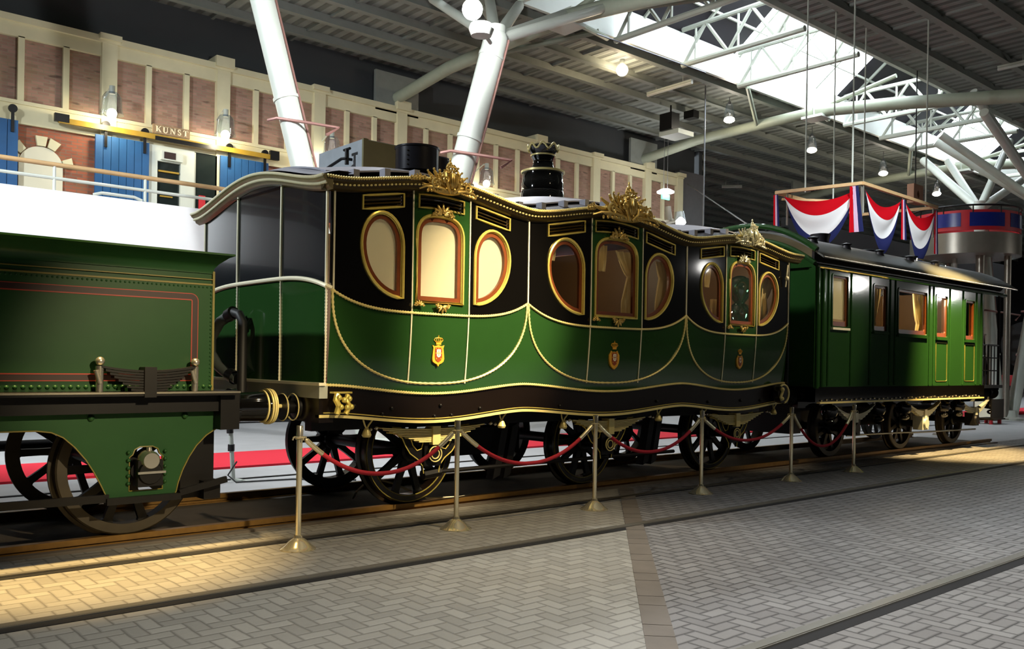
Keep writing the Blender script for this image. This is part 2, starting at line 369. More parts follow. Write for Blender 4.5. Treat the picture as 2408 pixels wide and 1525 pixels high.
# floor: lighter pavers on the left of a diagonal stone strip, greyer pavers on its right (strip runs along y = x - 0.68)
fl = MB(); fl.v = [(-14,-12,0),(76,-12,0),(76,7.4,0),(-14,7.4,0)]; fl.f = [(0,1,2,3)]
struct(fl.build('floor', 'pave_l', smooth=False))
# the strip follows the measured line from (3.55, 2.9) to (8.2, 7.25)
SA, SB = V((-4.6, -4.86, 0)), V((8.15, 7.22, 0)); sd_ = (SB-SA).normalized(); sq_ = V((sd_.y, -sd_.x, 0))
f2 = MB(); pA = SA+sq_*.02; pB = SB+sq_*.02
f2.v = [(pA.x,pA.y,.0015),(76,-12,.0015),(76,7.38,.0015),(pB.x,7.38,.0015)]; f2.f = [(0,1,2,3)]
f2.v.insert(1, (-4.6,-12,.0015)); f2.f = [(0,1,2,3,4)]
struct(f2.build('floor_paving', 'pave_r', smooth=False))
sp_ = MB(); L_ = (SB-SA).length; n_ = int(L_/.21)
for i in range(n_):
    c_ = SA+sd_*((i+.5)*L_/n_); sp_.obox((c_.x, c_.y, -.028), sd_*(L_/n_*.49), sq_*.085, V((0,0,.031+.0015*(i % 3))))
struct(sp_.build('trim_1', 'strip', smooth=False))
bed = MB(); bed.box(-14, 19.9, 7.44, 9.02, -.2, -.005); struct(bed.build('floor_track_bed', 'bed', smooth=False))
pf = MB(); pf.box(-14, 76, 9.10, 36, -.2, .0); pf.box(19.9, 76, 7.4, 9.10, -.2, 0)
struct(pf.build('floor_hall', 'pale_floor', smooth=False))

def rail(y, x0, x1, label, top, gap=None, slope=0):
    t = thing('track_rail', label, 'rail', (x0, y, 0), 'rails set in the floor')
    m = MB(); m.box(x0, x1, y-.035, y+.035, top-.045, top); m.box(x0, x1, y-.01, y+.01, top-.1, top-.04); m.box(x0, x1, y-.062, y+.062, -.12, max(top-.075, -.02))
    m.build('rail_head', 'rail' if top > .05 else 'flushrail', t, smooth=False)
    if gap:
        g = MB(); g.box(x0, x1, y+gap[0], y+gap[1], -.05, .004); g.build('flangeway', 'blackwall', t, smooth=False)
        g = MB(); g.box(x0, x1, y+gap[1], y+gap[1]+.02, -.05, .012); g.build('guard_edge', 'flushrail', t, smooth=False)
rail(7.40, -14, 19.7, 'raised rusty rail under the near wheels of the train', .08, None)
rail(9.04, -14, 19.7, 'raised dark rail under the far wheels of the train', .08, None)
rail(6.76, -14, 40, 'flush rail in the paving just behind the brass posts', .012, (-.10, -.04))
rail(5.50, -14, 40, 'flush rail in the paving in front of the brass posts', .014, (-.12, -.045))
rail(2.70, -14, 40, 'flush rail crossing the paving nearest the viewer', .016, (-.13, -.045))
ka = MB(); ka.box(-14, 19.7, 7.25, 7.33, -.1, .022); struct(ka.build('trim_2', 'strip', smooth=False))

# red carpet behind the train
cp_ = MB(); cp_.box(-6, 46, 11.6, 13.4, .0, .03); tag(cp_.build('red_carpet', 'carpet', smooth=False), 'long red carpet lying on the floor behind the train', 'carpet')
pl = MB(); pl.box(-14, 30, 10.5, 10.56, .0, .012); struct(pl.build('trim_3', 'iron', smooth=False))

# ceiling
def ceiling(name, y0, y1, z):
    m = MB(); m.box(-14, 75, y0, y1, z, z+.25); c = struct(m.build(name, 'deck', smooth=False))
    p = MB(); y = y0+.4
    while y < y1:
        p.box(-14, 75, y-.05, y+.05, z-.20, z); p.box(-14, 75, y-.09, y+.09, z-.215, z-.2); y += 1.25
    p.build('purlin', 'purlin', c, smooth=False)
    d = MB()
    for i in range(40):
        x = -13+i*2.2
        d.box(x-.04, x+.04, y0, y1, z-.06, z)
    d.build('rib', 'purlin', c, smooth=False); return c
ceiling('ceiling_north', 16.0, 36, 10.25)
ceiling('ceiling_south', -12, 11.9, 10.25)
m = MB(); m.box(-14, 14, 12, 15.9, 10.25, 10.5); struct(m.build('ceiling_middle', 'deck', smooth=False))
# skylight: white kerb walls, dark blinds with open glazed bays
m = MB(); m.box(14, 75, 15.9, 16.0, 10.1, 10.95); m.box(14, 75, 11.9, 12.0, 10.1, 10.95); m.box(13.9, 14, 11.9, 16, 10.1, 12.6); m.box(75, 75.1, 11.9, 16, 10.1, 12.6)
sk = struct(m.build('window_1', 'white', smooth=False))
def slope(x0, x1, side, mt, nm):
    m = MB(); ya, yb = (15.95, 13.95) if side else (11.95, 13.95)
    m.add([(x0,ya,10.95),(x1,ya,10.95),(x1,yb,12.5),(x0,yb,12.5)], [(0,1,2,3)]); return m.build(nm, mt, sk, smooth=False)
bays = [(14,17.2,0),(17.2,20.4,0),(20.4,22.6,0),(22.6,28.6,1),(28.6,33,0),(33,36.5,0),(36.5,41.5,1),(41.5,46,0),(46,49.5,1),(49.5,60,0),(60,75,0)]
for x0, x1, op in bays:
    for side in (0, 1):
        op_ = op or (side == 0 and x0 in (17.2, 20.4, 33)); slope(x0, x1, side, 'skyglass' if op_ else 'roofdark', 'glass_pane' if op_ else 'blind')  # extra near-side glazing, added to flood the kerb with light
fr = MB()
for i in range(28):
    x = 14+i*2.2
    for ya in (11.95, 15.95): fr.bar((x, ya, 10.93), (x, 13.95, 12.46), .07, .1)
fr.bar((14,13.95,12.46),(75,13.95,12.46),.1,.12)
for z_, y_ in ((11.5,12.7),(11.5,15.2),(12,13.3),(12,14.6)): fr.bar((14,y_,z_),(75,y_,z_),.05,.07)
fr.build('glazing_bar', 'offwhite', sk, smooth=False)

# lattice girders across the skylight: each one a thing
def lattice(x, label, mt='offwhite'):
    t = thing('skylight_girder', label, 'girder', (x, 14, 10), 'lattice girders across the skylight')
    c = MB(); c.tube([(x,12.02,10.0),(x,15.86,10.0)], .085, 8); c.tube([(x,12.02,11.0),(x,15.86,11.0)], .07, 8); c.build('chord', mt, t)
    b = MB(); ys = lin(12.1, 15.8, 6)
    for i in range(5): b.tube([(x, ys[i], 10.0 if i % 2 else 11.0), (x, ys[i+1], 11.0 if i % 2 else 10.0)], .05, 6)
    for y in (12.6, 14.0, 15.4): b.tube([(x,y,10.0),(x,y,11.0)], .035, 6)
    b.build('web', mt, t)
for i, x in enumerate((17.2, 20.0, 22.7, 29.0, 31.6, 34.0, 41.6, 46.0)):
    lattice(x, ['grey lattice girder first across the dark end of the skylight','lattice girder beside the dark skylight blinds','lattice girder crossing at the near edge of the brightest skylight bay','lattice girder just past the brightest skylight bay','lattice girder above the big cross beam joint','lattice girder before the second bright skylight bay','lattice girder past the second bright skylight bay','far lattice girder above the round gallery'][i])

# big cross beams of the roof
def crossbeam(x, label):
    t = thing('roof_beam', label, 'beam', (x, 22, 9.2), 'big tubular cross beams under the roof')
    a = MB(); a.tube([(x,22,9.2),(x,19.4,9.5),(x,14.9,9.57)], .17, 12); a.build('beam_arm', 'beam', t)
    a = MB(); a.tube([(x,14.8,9.57),(x,12.4,9.3),(x,8.8,8.76),(x,3,7.8)], .19, 12); a.build('beam_arm', 'beam', t)
    j = MB(); j.box(x-.1, x+.1, 14.6, 15.1, 9.38, 9.75); j.box(x-.3, x+.3, 14.5, 15.2, 9.32, 9.4); j.build('joint_plate', 'white', t, smooth=False)
    s = MB(); s.tube([(x,18.5,9.5),(x+2.2,15.9,10.1)], .08, 8); s.tube([(x,17,9.5),(x-2.2,15.9,10.1)], .07, 8); s.tube([(x,14.9,9.6),(x,12.3,10.1)], .07, 8)
    s.tube([(x,14.9,9.6),(x+2.4,15.8,9.95)], .07, 8); s.tube([(x,14.9,9.6),(x+2.4,12.1,9.95)], .08, 8); s.build('strut', 'beam', t)
    p = MB(); p.box(x-.75, x+.75, 21.9, 22, 8.75, 9.9); p.build('wall_plate', 'purlin', t, smooth=False)
crossbeam(14.42, 'grey tubular cross beam passing behind the leaning white column')
crossbeam(25.44, 'grey tubular cross beam with white joint above the hanging frame')
crossbeam(36.4, 'far tubular cross beam above the round gallery')

# branching steel columns
def vcolumn(fx, fy, top, label, tx, ty, ths, r=.2):
    # two legs from one foot, leaning apart along the lens-facing diagonal; a node with branches on each
    t = thing('branching_column', label, 'column', (fx, fy, 0), 'leaning white steel columns')
    ft = MB(); ft.lathe((fx, fy, 0), [(.5,0),(.5,.06),(.3,.1),(.26,.3)], n=20); ft.build('foot_plate', 'white', t)
    for sgn, (nx, ny, nz), (tc, th) in zip((-1, 1), (tx, ty), ths):
        d = V((nx-fx, ny-fy, nz)); a = V((fx, fy, .05))+V((d.x, d.y, 0)).normalized()*.2
        lg = MB(); lg.tube([a, a+(V((nx,ny,nz))-a)*.5, (nx,ny,nz)], lambda q: r*(.88+.12*q), 20); lo = lg.build('leg', 'white', t)
        cl = MB()
        for q in (.30, tc, .96): 
            p = a+(V((nx,ny,nz))-a)*q; dd = d.normalized(); cl.cyl(p-dd*.03, p+dd*.03, r*1.06, n=20)
        cl.pieces('collar', 'white', lo)
        pp = MB(); o = V((.755,-.656,0))*(r*1.12); pp.tube([a+(V((nx,ny,nz))-a)*.5+o, V((nx,ny,nz))+o*.98], .022, 6)
        c0 = a+(V((nx,ny,nz))-a)*th; e = V((.755,-.656,0))
        pp.tube([c0-e*.55+V((0,-.2,.06)), c0-e*.3+V((-.1,-.22,.08)), c0+e*.3+V((-.1,-.22,.0)), c0+e*.75+V((0,-.2,-.06)), c0+e*.45+V((0,-.35,-.22))], .028, 6)
        pp.build('sprinkler_pipe', 'copper', t)
        br = MB(); n0 = V((nx,ny,nz))
        for (bx, by, bz, br_) in top:
            br.tube([n0, n0+V((bx*sgn, by, bz))], br_, 12)
        br.build('branch', 'white', t)
        hb = MB(); hb.ball(n0, r*1.0, 14, 8); hb.cyl(n0-V((0,0,.1)), n0+V((0,0,.25)), r*.8, n=14); hb.build('hub', 'white', t)
    return t
TOPS = [(1.7,4.4,2.55,.10),(2.7,3.5,2.55,.12),(3.35,3.2,2.5,.12),(4.0,2.3,2.2,.13),(5.0,1.3,2.5,.10)]
# the nearer pair: solved from the photo, foot behind the train
vcolumn(8.9, 13.95, TOPS, 'leaning pair of thick white steel columns behind the ornate carriage', (6.95, 15.55, 9.1), (10.39, 12.56, 7.43), ((.69, .635), (.755, .705)), .225)
vcolumn(29.3, 10.55, [(-2.1,2.7,2.3,.13),(-2.9,2.2,2.3,.12),(-4.3,.7,3.0,.12),(-5.2,.05,2.1,.13)], 'distant leaning pair of grey steel columns past the plain green carriage', (28.96, 11.3, 6.5), (30.9, 9.9, 6.5), ((.6, .5), (.6, .5)), .2)

# walls
m = MB(); m.box(-14, 27.75, 22, 22.3, 4.4, 8.55); wb = struct(m.build('wall_back', 'wallbrick', smooth=False))
m = MB(); m.box(-14, 27.75, 21.985, 22, 4.5, 6.62); m.build('lower_brickwork', 'lowbrick', wb, smooth=False)
m = MB(); m.box(-14, 27.75, 21.9, 22, 6.6, 7.08); m.box(-14, 27.75, 21.86, 22, 7.02, 7.1); m.build('stone_band', 'stone', wb, smooth=False)
m = MB(); m.box(-14, 27.75, 21.9, 22.2, 8.5, 8.86); m.box(-14, 27.75, 21.82, 22.3, 8.8, 8.95); m.build('stone_coping', 'stone', wb, smooth=False)
PX = [-7.35, -4.6, -1.85, .9, 3.65, 6.4, 9.15, 11.87, 14.57, 17.32, 20.1, 22.85, 25.65, 27.55]
st = MB(); pr_ = MB()
for i, x in enumerate(PX):
    z = 9.12 if i % 2 == 0 else 8.99
    pr_.box(x-.17, x+.17, 21.84, 22.1, 4.5, 8.9); pr_.box(x-.24, x+.24, 21.74, 22.3, 8.86, z)
    if i < len(PX)-1:
        L = PX[i+1]-x; k = 3 if L > 2 else 2
        for q in range(1, k):
            xs = x+L*q/k; st.box(xs-.065, xs+.065, 21.9, 22, 7.08, 8.52)
pr_.build('stone_pier', 'stone', wb, smooth=False); st.build('stone_stud', 'stone', wb, smooth=False)
m = MB(); m.box(-14, 29.0, 22.31, 22.5, 0, 10.4); struct(m.build('wall_upper', 'darkwall', smooth=False))
m = MB(); m.box(27.75, 29.3, 22.05, 22.3, 0, 9.2); struct(m.build('wall_grey', 'greywall', smooth=False))
m = MB(); m.box(29.3, 29.5, 22.3, 36, 0, 10.4); struct(m.build('wall_recess', 'darkwall', smooth=False))
m = MB(); m.box(29, 76, 35.8, 36, 0, 10.4); struct(m.build('wall_far', 'blackwall', smooth=False))
m = MB(); m.box(75, 75.2, -12, 36, 0, 13); struct(m.build('wall_end', 'blackwall', smooth=False))
m = MB(); m.box(-14.2, -14, -12, 36, 0, 11); struct(m.build('wall_left', 'darkwall', smooth=False))
m = MB(); m.box(-14, 75, -12.2, -12, 0, 10.4); struct(m.build('wall_front', 'darkwall', smooth=False))
m = MB(); m.box(-14, 29.3, 19.6, 19.8, 0, 3.9); struct(m.build('wall_under_gallery', 'blackwall', smooth=False))  # black colour paints the unlit look under the gallery

# gallery floor and its front wall, with railing
m = MB(); m.box(-14, 8.9, 18.0, 22, 3.7, 4.5); m.box(-14, 8.9, 17.9, 18.1, 3.5, 4.55); g = m.build('gallery', 'parapet', smooth=False); tag(g, 'white overexposed gallery front running under the brick wall', 'gallery'); g['kind'] = 'structure'
t = thing('gallery_railing', 'white railing with wooden handrail along the gallery edge', 'railing', (-6, 18, 4.55))
m = MB(); m.tube([(-14,18,5.04),(8.9,18,5.04)], .045, 10); m.build('handrail', 'timber', t)
m = MB(); m.tube([(-14,18,4.79),(8.9,18,4.79)], .032, 8); m.build('midrail', 'white', t)
for x in (-6, -2.6, .9, 2.6, 4.33, 5.97, 7.6, 8.8):
    m = MB(); m.tube([(x,18,4.5),(x,18,5.03)], .03, 8); m.build('post', 'white', t)
m = MB(); m.tube([(5.0,17.95,4.57),(5.15,17.95,4.62),(5.75,17.95,4.62),(5.9,17.95,4.57)], .03, 8); m.build('kick_tube', 'white', t)

# doors and fittings on the gallery wall
def bluedoor(x0, x1, label):
    t = thing('sliding_door', label, 'door', ((x0+x1)/2, 21.8, 4.55), 'blue boarded sliding doors')
    m = MB(); nb = 7
    for i in range(nb):
        a = x0+(x1-x0)*i/nb; m.box(a+.006, x0+(x1-x0)*(i+1)/nb-.006, 21.74, 21.80, 4.55, 6.62)
    m.build('door_leaf', 'bluedoor', t, smooth=False)
    m = MB()
    for x in (x0+.22, x1-.12):
        m.box(x-.03, x+.03, 21.70, 21.74, 6.35, 6.9); m.lathe((x, 21.72, 6.86), [(.0,-.03),(.09,-.03),(.09,.03),(.0,.03)], 'Y', 14)
    m.build('roller_hanger', 'iron', t)
bluedoor(3.0, 4.5, 'blue sliding door cut by the left picture edge')
bluedoor(6.08, 7.3, 'blue boarded sliding door left of the white glass door')
bluedoor(9.05, 10.35, 'blue boarded sliding door right of the dark window, behind the carriage roof')
t = thing('door_track', 'sliding door track tinted as yellow lit, with black ends under the stone band', 'track', (7.9, 21.78, 6.7))
m = MB(); m.box(5.28, 10.5, 21.66, 21.72, 6.72, 6.84); m.build('track_bar', 'yellow', t, smooth=False)  # yellow light on the bar is put into its colour
m = MB(); m.box(5.2, 5.5, 21.64, 21.74, 6.74, 6.92); m.box(10.35, 10.6, 21.64, 21.74, 6.72, 6.95); m.box(7.4, 8.9, 21.64, 21.66, 6.70, 6.80); m.pieces('end_stop', 'iron', t, smooth=False)
d = struct(MB().plate([(7.3,4.55),(8.42,4.55),(8.42,6.62),(7.3,6.62)], [[(7.52,4.7),(8.08,4.7),(8.08,6.25),(7.52,6.25)]], XZ(21.82), .1).build('door_1', 'white', smooth=False))
m = MB(); m.box(7.5, 8.1, 21.9, 21.94, 4.7, 6.3); m.build('door_glass', 'darkglass', d, smooth=False)
m = MB(); m.box(7.55, 8.05, 21.84, 21.88, 6.0, 6.04); m.box(7.6, 7.9, 21.84, 21.88, 5.4, 5.43); m.build('glazing_bar', 'yellow', d, smooth=False)
m = MB(); m.box(7.58, 8.1, 21.72, 21.82, 6.28, 6.5); m.build('door_closer', 'white', d, smooth=False)
m = MB(); m.box(7.64, 7.92, 21.71, 21.73, 6.31, 6.47); m.build('closer_panel', 'blackline', d, smooth=False)
w2 = struct(MB().box(8.42, 9.05, 21.88, 21.95, 4.55, 6.62).build('window_2', 'darkglass', smooth=False))
m = MB(); m.box(8.98, 9.0, 21.84, 21.9, 4.55, 6.6); m.box(8.42, 8.46, 21.84, 21.9, 4.55, 6.6); m.build('window_frame', 'offwhite', w2, smooth=False)
m = MB(); m.plate([(8.55,5.56),(8.72,5.56),(8.72,5.2),(8.8,5.2),(8.635,4.98),(8.47,5.2),(8.55,5.2)], [], XZ(21.85), .01)
tag(m.build('arrow_sign', 'redpaint', smooth=False), 'red downward arrow sign on the dark window beside the glass door', 'sign')
# lettered sign
t = thing('lettered_sign', 'small brown sign with cream capital letters above the glass door', 'sign', (7.9, 21.85, 6.8))
m = MB(); m.box(7.33, 8.21, 21.60, 21.66, 6.85, 7.07); m.build('board', 'sign', t, smooth=False)
# serifed capitals cut from strokes: origin x, then polygons in letter space (height 1)
def stroke(x0, y0, x1, y1, wd): dx, dy = x1-x0, y1-y0; L = sqrt(dx*dx+dy*dy); nx, ny = -dy/L*wd/2, dx/L*wd/2; return [(x0+nx,y0+ny),(x1+nx,y1+ny),(x1-nx,y1-ny),(x0-nx,y0-ny)]
def bx2(x0, y0, x1, y1): return [(x0,y0),(x1,y0),(x1,y1),(x0,y1)]
arcp = lambda cx, cy, rx, ry, a0, a1, w_: [(cx+(rx+w_/2)*cos(a), cy+(ry+w_/2)*sin(a)) for a in lin(a0,a1,12)]+[(cx+(rx-w_/2)*cos(a), cy+(ry-w_/2)*sin(a)) for a in lin(a1,a0,12)]
GL = {'K': (.78, [bx2(.1,0,.28,1), bx2(.02,0,.36,.07), bx2(.02,.93,.36,1), stroke(.26,.42,.66,.97,.09), stroke(.36,.54,.68,.03,.17), bx2(.52,0,.80,.07), bx2(.52,.93,.78,1)]),
      'U': (.80, [bx2(.1,.3,.27,1), bx2(.6,.3,.68,1), arcp(.39,.3,.22,.26,pi,2*pi,.13), bx2(.0,.93,.37,1), bx2(.5,.93,.78,1)]),
      'N': (.84, [bx2(.12,0,.19,1), bx2(.66,0,.73,1), stroke(.14,.97,.70,.03,.17), bx2(.02,0,.29,.07), bx2(.02,.93,.24,1), bx2(.54,.93,.83,1)]),
      'S': (.62, [arcp(.3,.74,.17,.19,.35,1.5*pi,.13), arcp(.3,.27,.18,.20,pi*1.12,pi*2.5,.14), bx2(.43,.68,.49,.98), bx2(.09,.02,.15,.34)]),
      'T': (.72, [bx2(.28,0,.46,1), bx2(.18,0,.56,.07), bx2(.02,.91,.72,1), bx2(.02,.70,.08,1), bx2(.66,.70,.72,1)])}
lx = 7.385
for ch_ in 'KUNST':
    wd_, polys = GL[ch_]; m = MB()
    for p_ in polys: m.plate([(lx+a_*.175, 6.885+b_*.15) for a_, b_ in p_], [], XZ(21.585), .014)
    m.build('letter', 'signtext', t, smooth=False); lx += wd_*.175+.03
# blind arch
t = thing('blind_arch', 'plastered blind arch with cream wedge stones in the brick wall', 'arch', (5.0, 21.9, 4.55))
arc = [(5.45,4.55)]+[(5.0+.45*cos(a), 5.75+.42*sin(a)) for a in lin(0, pi, 17)]+[(4.55,4.55)]
MB().plate(arc, [], XZ(21.93), .06).build('infill', 'plaster', t, smooth=False)
for k in range(7):
    if k in (1, 4): continue
    a0, a1 = pi*(k+.1)/7, pi*(k+.9)/7
    MB().plate([(5+.47*cos(a0),5.75+.44*sin(a0)),(5+.68*cos(a0),5.75+.66*sin(a0)),(5+.68*cos(a1),5.75+.66*sin(a1)),(5+.47*cos(a1),5.75+.44*sin(a1))], [], XZ(21.9), .1).build('wedge_stone', 'stone', t, smooth=False)

# lamps on the brick wall: clear bell shades hanging under a canopy
def walllamp(x, y, z, label, name='wall_lamp', group='bell shaped wall lamps', power=70, s=1.6, wall=True):
    t = thing(name, label, 'lamp', (x, y, z), group)
    m = MB(); m.lathe((x,y,z), [(.03,.30*s),(.11*s,.30*s),(.16*s,.22*s),(.17*s,.02*s),(.20*s,-.08*s)], n=20); m.build('lamp_shade', 'lampglass', t)
    m = MB(); m.ball((x,y,z-.06*s), .085*s, 14, 8); m.build('bulb', 'bulb', t)
    m = MB(); m.cyl((x,y,z+.28*s),(x,y,z+.42*s),.05*s)
    if wall: m.tube([(x,y,z+.38*s),(x,y+.15,z+.42*s),(x,21.85,z+.3*s)], .02, 6)
    else: m.tube([(x,y,z+.4*s),(x,y,10.2)], .012, 6)
    m.build('bracket', 'offwhite', t)
    l = point('lamp_light', (x, y-.02, z-.16*s), power, (1,.86,.6), .08); l.parent = t; l.matrix_parent_inverse = Matrix.Translation(-V(t.location))
for x, lb in ((6.30,'bell wall lamp on the pier left of the white glass door'),(8.98,'bell wall lamp on the pier right of the dark window'),(11.95,'bell wall lamp behind the foot of the left leaning column'),(17.35,'bell wall lamp beside the foot of the right leaning column')):
    walllamp(x, 21.3, 7.12, lb, power=80, s=1.3)
def pendant(x, y, z, label, on=True, s=1., p=60):
    t = thing('pendant_lamp', label, 'lamp', (x, y, z), 'pendant lamps in a row under the roof')
    m = MB(); m.lathe((x,y,z), [(.03,.5*s),(.1*s,.48*s),(.14*s,.3*s),(.2*s,.0),(.21*s,-.04)], n=20); m.build('lamp_shade', 'lampglass' if on != 2 else 'white', t)
    m = MB(); m.ell((x,y,z-.03),(.18*s,0,0),(0,.18*s,0),(0,0,.1*s)); m.build('bulb', 'bulb', t)
    m = MB(); m.tube([(x,y,z+.48*s),(x,y,10.3)], .012, 6); m.cyl((x,y,z+.46*s),(x,y,z+.56*s),.05); m.build('cord', 'wire', t)
    l = point('lamp_light', (x,y,z-.2), p, (1,.9,.72), .12); l.parent = t; l.matrix_parent_inverse = Matrix.Translation(-V(t.location))
for x, z, lb in ((24.15,9.55,'pendant lamp under the roof, first from the brightest skylight bay'),(29.2,9.42,'pendant lamp just right of the cross beam joint'),(34.6,9.4,'pendant lamp above the hanging flag frame'),(39.5,9.25,'pendant lamp right of the hanging flag frame')):
    pendant(x, 17.2, z, lb)
t = thing('globe_lamp', 'round glowing globe lamp alone under the dark roof', 'lamp', (18.96, 17.2, 10.0))
m = MB(); m.ball((18.96,17.2,9.95), .17, 16, 10); m.build('globe', 'bulb', t); m = MB(); m.cyl((18.96,17.2,10.05),(18.96,17.2,10.24),.07); m.build('stem', 'offwhite', t)
l = point('lamp_light', (18.96,17.2,9.7), 90, (1,.8,.5), .15); l.parent = t; l.matrix_parent_inverse = Matrix.Translation(-V(t.location))
# floodlight by the column node
t = thing('floodlight', 'glaring white floodlight clamped beside the right leaning column head', 'lamp', (8.55, 10.9, 6.9))
m = MB(); m.ball((8.5,10.85,6.98), .16, 16, 10); m.build('bulb', 'coolbulb', t)
m = MB(); m.lathe((8.66,10.82,6.58), [(.0,.0),(.16,.02),(.2,.12),(.17,.2),(.0,.22)], n=18); m.tube([(8.66,10.82,6.7),(9.0,11.0,6.62)], .03, 6); m.build('housing', 'offwhite', t)
l = point('lamp_light', (8.35,10.6,6.9), 1400, (.95,.97,1), .2); l.parent = t; l.matrix_parent_inverse = Matrix.Translation(-V(t.location))
# unlit tubes
def tubelight(a, b, label):
    t = thing('tube_light', label, 'lamp', ((a[0]+b[0])/2, (a[1]+b[1])/2, a[2]), 'unlit tube lights under the roof')
    m = MB(); m.tube([a, b], .05, 10); m.build('tube', 'tube', t)
    m = MB(); m.bar((a[0],a[1],a[2]+.06),(b[0],b[1],b[2]+.06),.1,.05)
    for q in (.2,.8): 
        p = V(a)+(V(b)-V(a))*q; m.tube([p, (p.x,p.y,10.235)], .01, 4)
    m.build('batten', 'offwhite', t)
tubelight((21.2,18.15,9.9),(21.15,16.4,9.9), 'unlit tube light below the bright skylight kerb')
tubelight((34.6,25,9.9),(35.2,24.3,9.9), 'unlit tube light in the dark recess past the brick wall')
for i, (px_, lb) in enumerate(((26.5,'small tube on the roof right of the brightest bay'),(28.9,'second small tube on the roof right of the skylight'),(31.2,'third small tube on the roof right of the skylight'),(33.6,'fourth small tube on the roof right of the skylight'))):
    tubelight((px_,9.9,9.95),(px_,9.1,9.95), lb)
# exit lamp and spotlight cluster near the end of the brick wall
t = thing('exit_lamp', 'bright hanging exit lamp with green lower edge at the brick wall end', 'lamp', (24.4, 20, 7.5))
m = MB(); m.lathe((24.4,20,7.5), [(.02,.2),(.15,.18),(.3,.1),(.3,.06),(.02,.06)], n=20); m.build('shade', 'coolbulb', t)
m = MB(); m.box(24.2,24.6,19.97,20.03,7.32,7.5); m.build('sign_plate', 'exitgreen', t, smooth=False)
m = MB(); m.tube([(24.3,20,7.68),(24.3,20,10.2)], .01, 4); m.tube([(24.5,20,7.68),(24.5,20,10.2)], .01, 4); m.build('hanger', 'wire', t)
t = thing('spotlight_cluster', 'grey spotlights on a stand behind the carriage roof, one lit', 'spotlight', (24.9, 20, 6.7))
m = MB(); m.cyl((24.6,20,6.6),(24.55,20,7.1),.14,.1); m.cyl((24.3,20,6.4),(24.8,20,6.55),.16); m.tube([(24.6,20,0),(24.6,20,6.7)], .05, 8); m.build('lamp_body', 'silvergrey', t)
m = MB(); m.cyl((25.2,20,7.0),(25.25,20,6.65),.17,.24); m.build('lamp_hood', 'lampglass', t)
m = MB(); m.ell((25.26,20,6.62),(.2,0,0),(0,.2,0),(0,0,.1)); m.build('bulb', 'coolbulb', t)
# projector box hung from the roof
t = thing('projector_box', 'dark projector box hung under the roof above the brick wall', 'projector', (23.2, 18.6, 9.6))
m = MB(); m.box(22.8,23.6,18.2,19,9.05,9.2); m.build('tray', 'offwhite', t, smooth=False)
m = MB(); m.box(22.7,23.1,18.4,18.9,9.2,9.75); m.box(23.7,24.0,18.3,18.7,9.75,10.0); m.tube([(22.9,18.6,9.7),(22.9,18.6,10.03)], .03, 6); m.pieces('box_body', 'iron', t, smooth=False)
# cables
def cable(nm, a, b, label, r=.02):
    m = MB(); m.tube([a, b], r, 6); tag(m.build(nm, 'wire'), label, 'cable', 'steel cables')
cable('steel_cable', (22.6, 17.0, 10.3), (22.6, 17.0, 0.0), 'thin vertical steel cable from roof beside the brick wall end', .025)
cable('steel_cable', (27.8, 21.7, 8.6), (19.9, 12.6, 4.6), 'thin steel cable slanting down to the plain carriage roof', .022)
cable('steel_cable', (15.6, 15.5, 9.8), (20.6, 15.5, 9.85), 'thin horizontal conduit below the skylight edge', .02)

# ================================================================== RUNNING GEAR HELPERS
def wheel(par, cx, y, cz, R, nsp, inner=1, lining=None, mt='tyre'):
    # tread faces the rail; y = outer face; inner = direction of the flange
    d = .13*inner
    m = MB(); pr = [(R-.085, 0), (R-.012, 0), (R, .012), (R+.002, abs(d)-.035), (R+.03, abs(d)-.028), (R+.03, abs(d)), (R-.085, abs(d))]
    rg = []
    n = 56
    for r_, h in pr: rg.append([V((cx+r_*cos(2*pi*k/n), y+h*inner, cz+r_*sin(2*pi*k/n))) for k in range(n)])
    rg.append(rg[0]); m.rings(rg, cap=False); o = m.build('wheel', mt, par)
    m = MB()
    for k in range(nsp):
        a = pi/2+2*pi*(k+.5)/nsp; e = V((cos(a), 0, sin(a))); q = V((-sin(a), 0, cos(a))); c = V((cx, y+d*.5, cz))
        r0, r1 = .08, R-.075
        pts = [[c+e*r_+q*w_*i+V((0, t_*j, 0)) for i, j in ((-1,-1),(1,-1),(1,1),(-1,1))] for r_, w_, t_ in ((r0,.038,.035),((r0+r1)/2,.03,.025),(r1-.03,.034,.022),(r1,.055,.022))]
        m.rings(pts)
    m.build('spokes', 'iron', o, ang=30)
    m = MB(); m.lathe((cx, y+d*.5-inner*.10, cz), [(.0,0),(.09,0),(.11,.02*inner),(.115,.2*inner),(.0,.2*inner)], 'Y', 24); m.build('hub', 'iron', o)
    if lining:
        m = MB()
        for rr in (R-.02, R-.078): m.tube([(cx+rr*cos(2*pi*k/n), y-.003*inner, cz+rr*sin(2*pi*k/n)) for k in range(n)], .006, 5, closed=True)
        m.build('gold_lining', lining, o)
    return o
def leafspring(par, cx, y, z, L, n, sag, m_, wdt=.075, th=.017, name='leaf_spring', updown=1):
    # longest leaf on top; leaves shorten downward; sag = drop of the middle below the ends
    m = MB()
    for i in range(n):
        l = L*(1-i*.78/n); rg = []
        for x in lin(-l/2, l/2, 13):
            zz = z-sag*(1-(2*x/L)**2)-i*(th+.004)
            rg.append([(cx+x, y-wdt/2, zz), (cx+x, y+wdt/2, zz), (cx+x, y+wdt/2, zz-th), (cx+x, y-wdt/2, zz-th)])
        m.rings(rg)
    o = m.build(name, m_, par, smooth=False)
    m = MB(); zc = z-sag; m.box(cx-.045, cx+.045, y-wdt/2-.02, y+wdt/2+.02, zc-n*(th+.003)-.03, zc+.025)
    m.build('spring_buckle', m_, o, smooth=False)
    return o

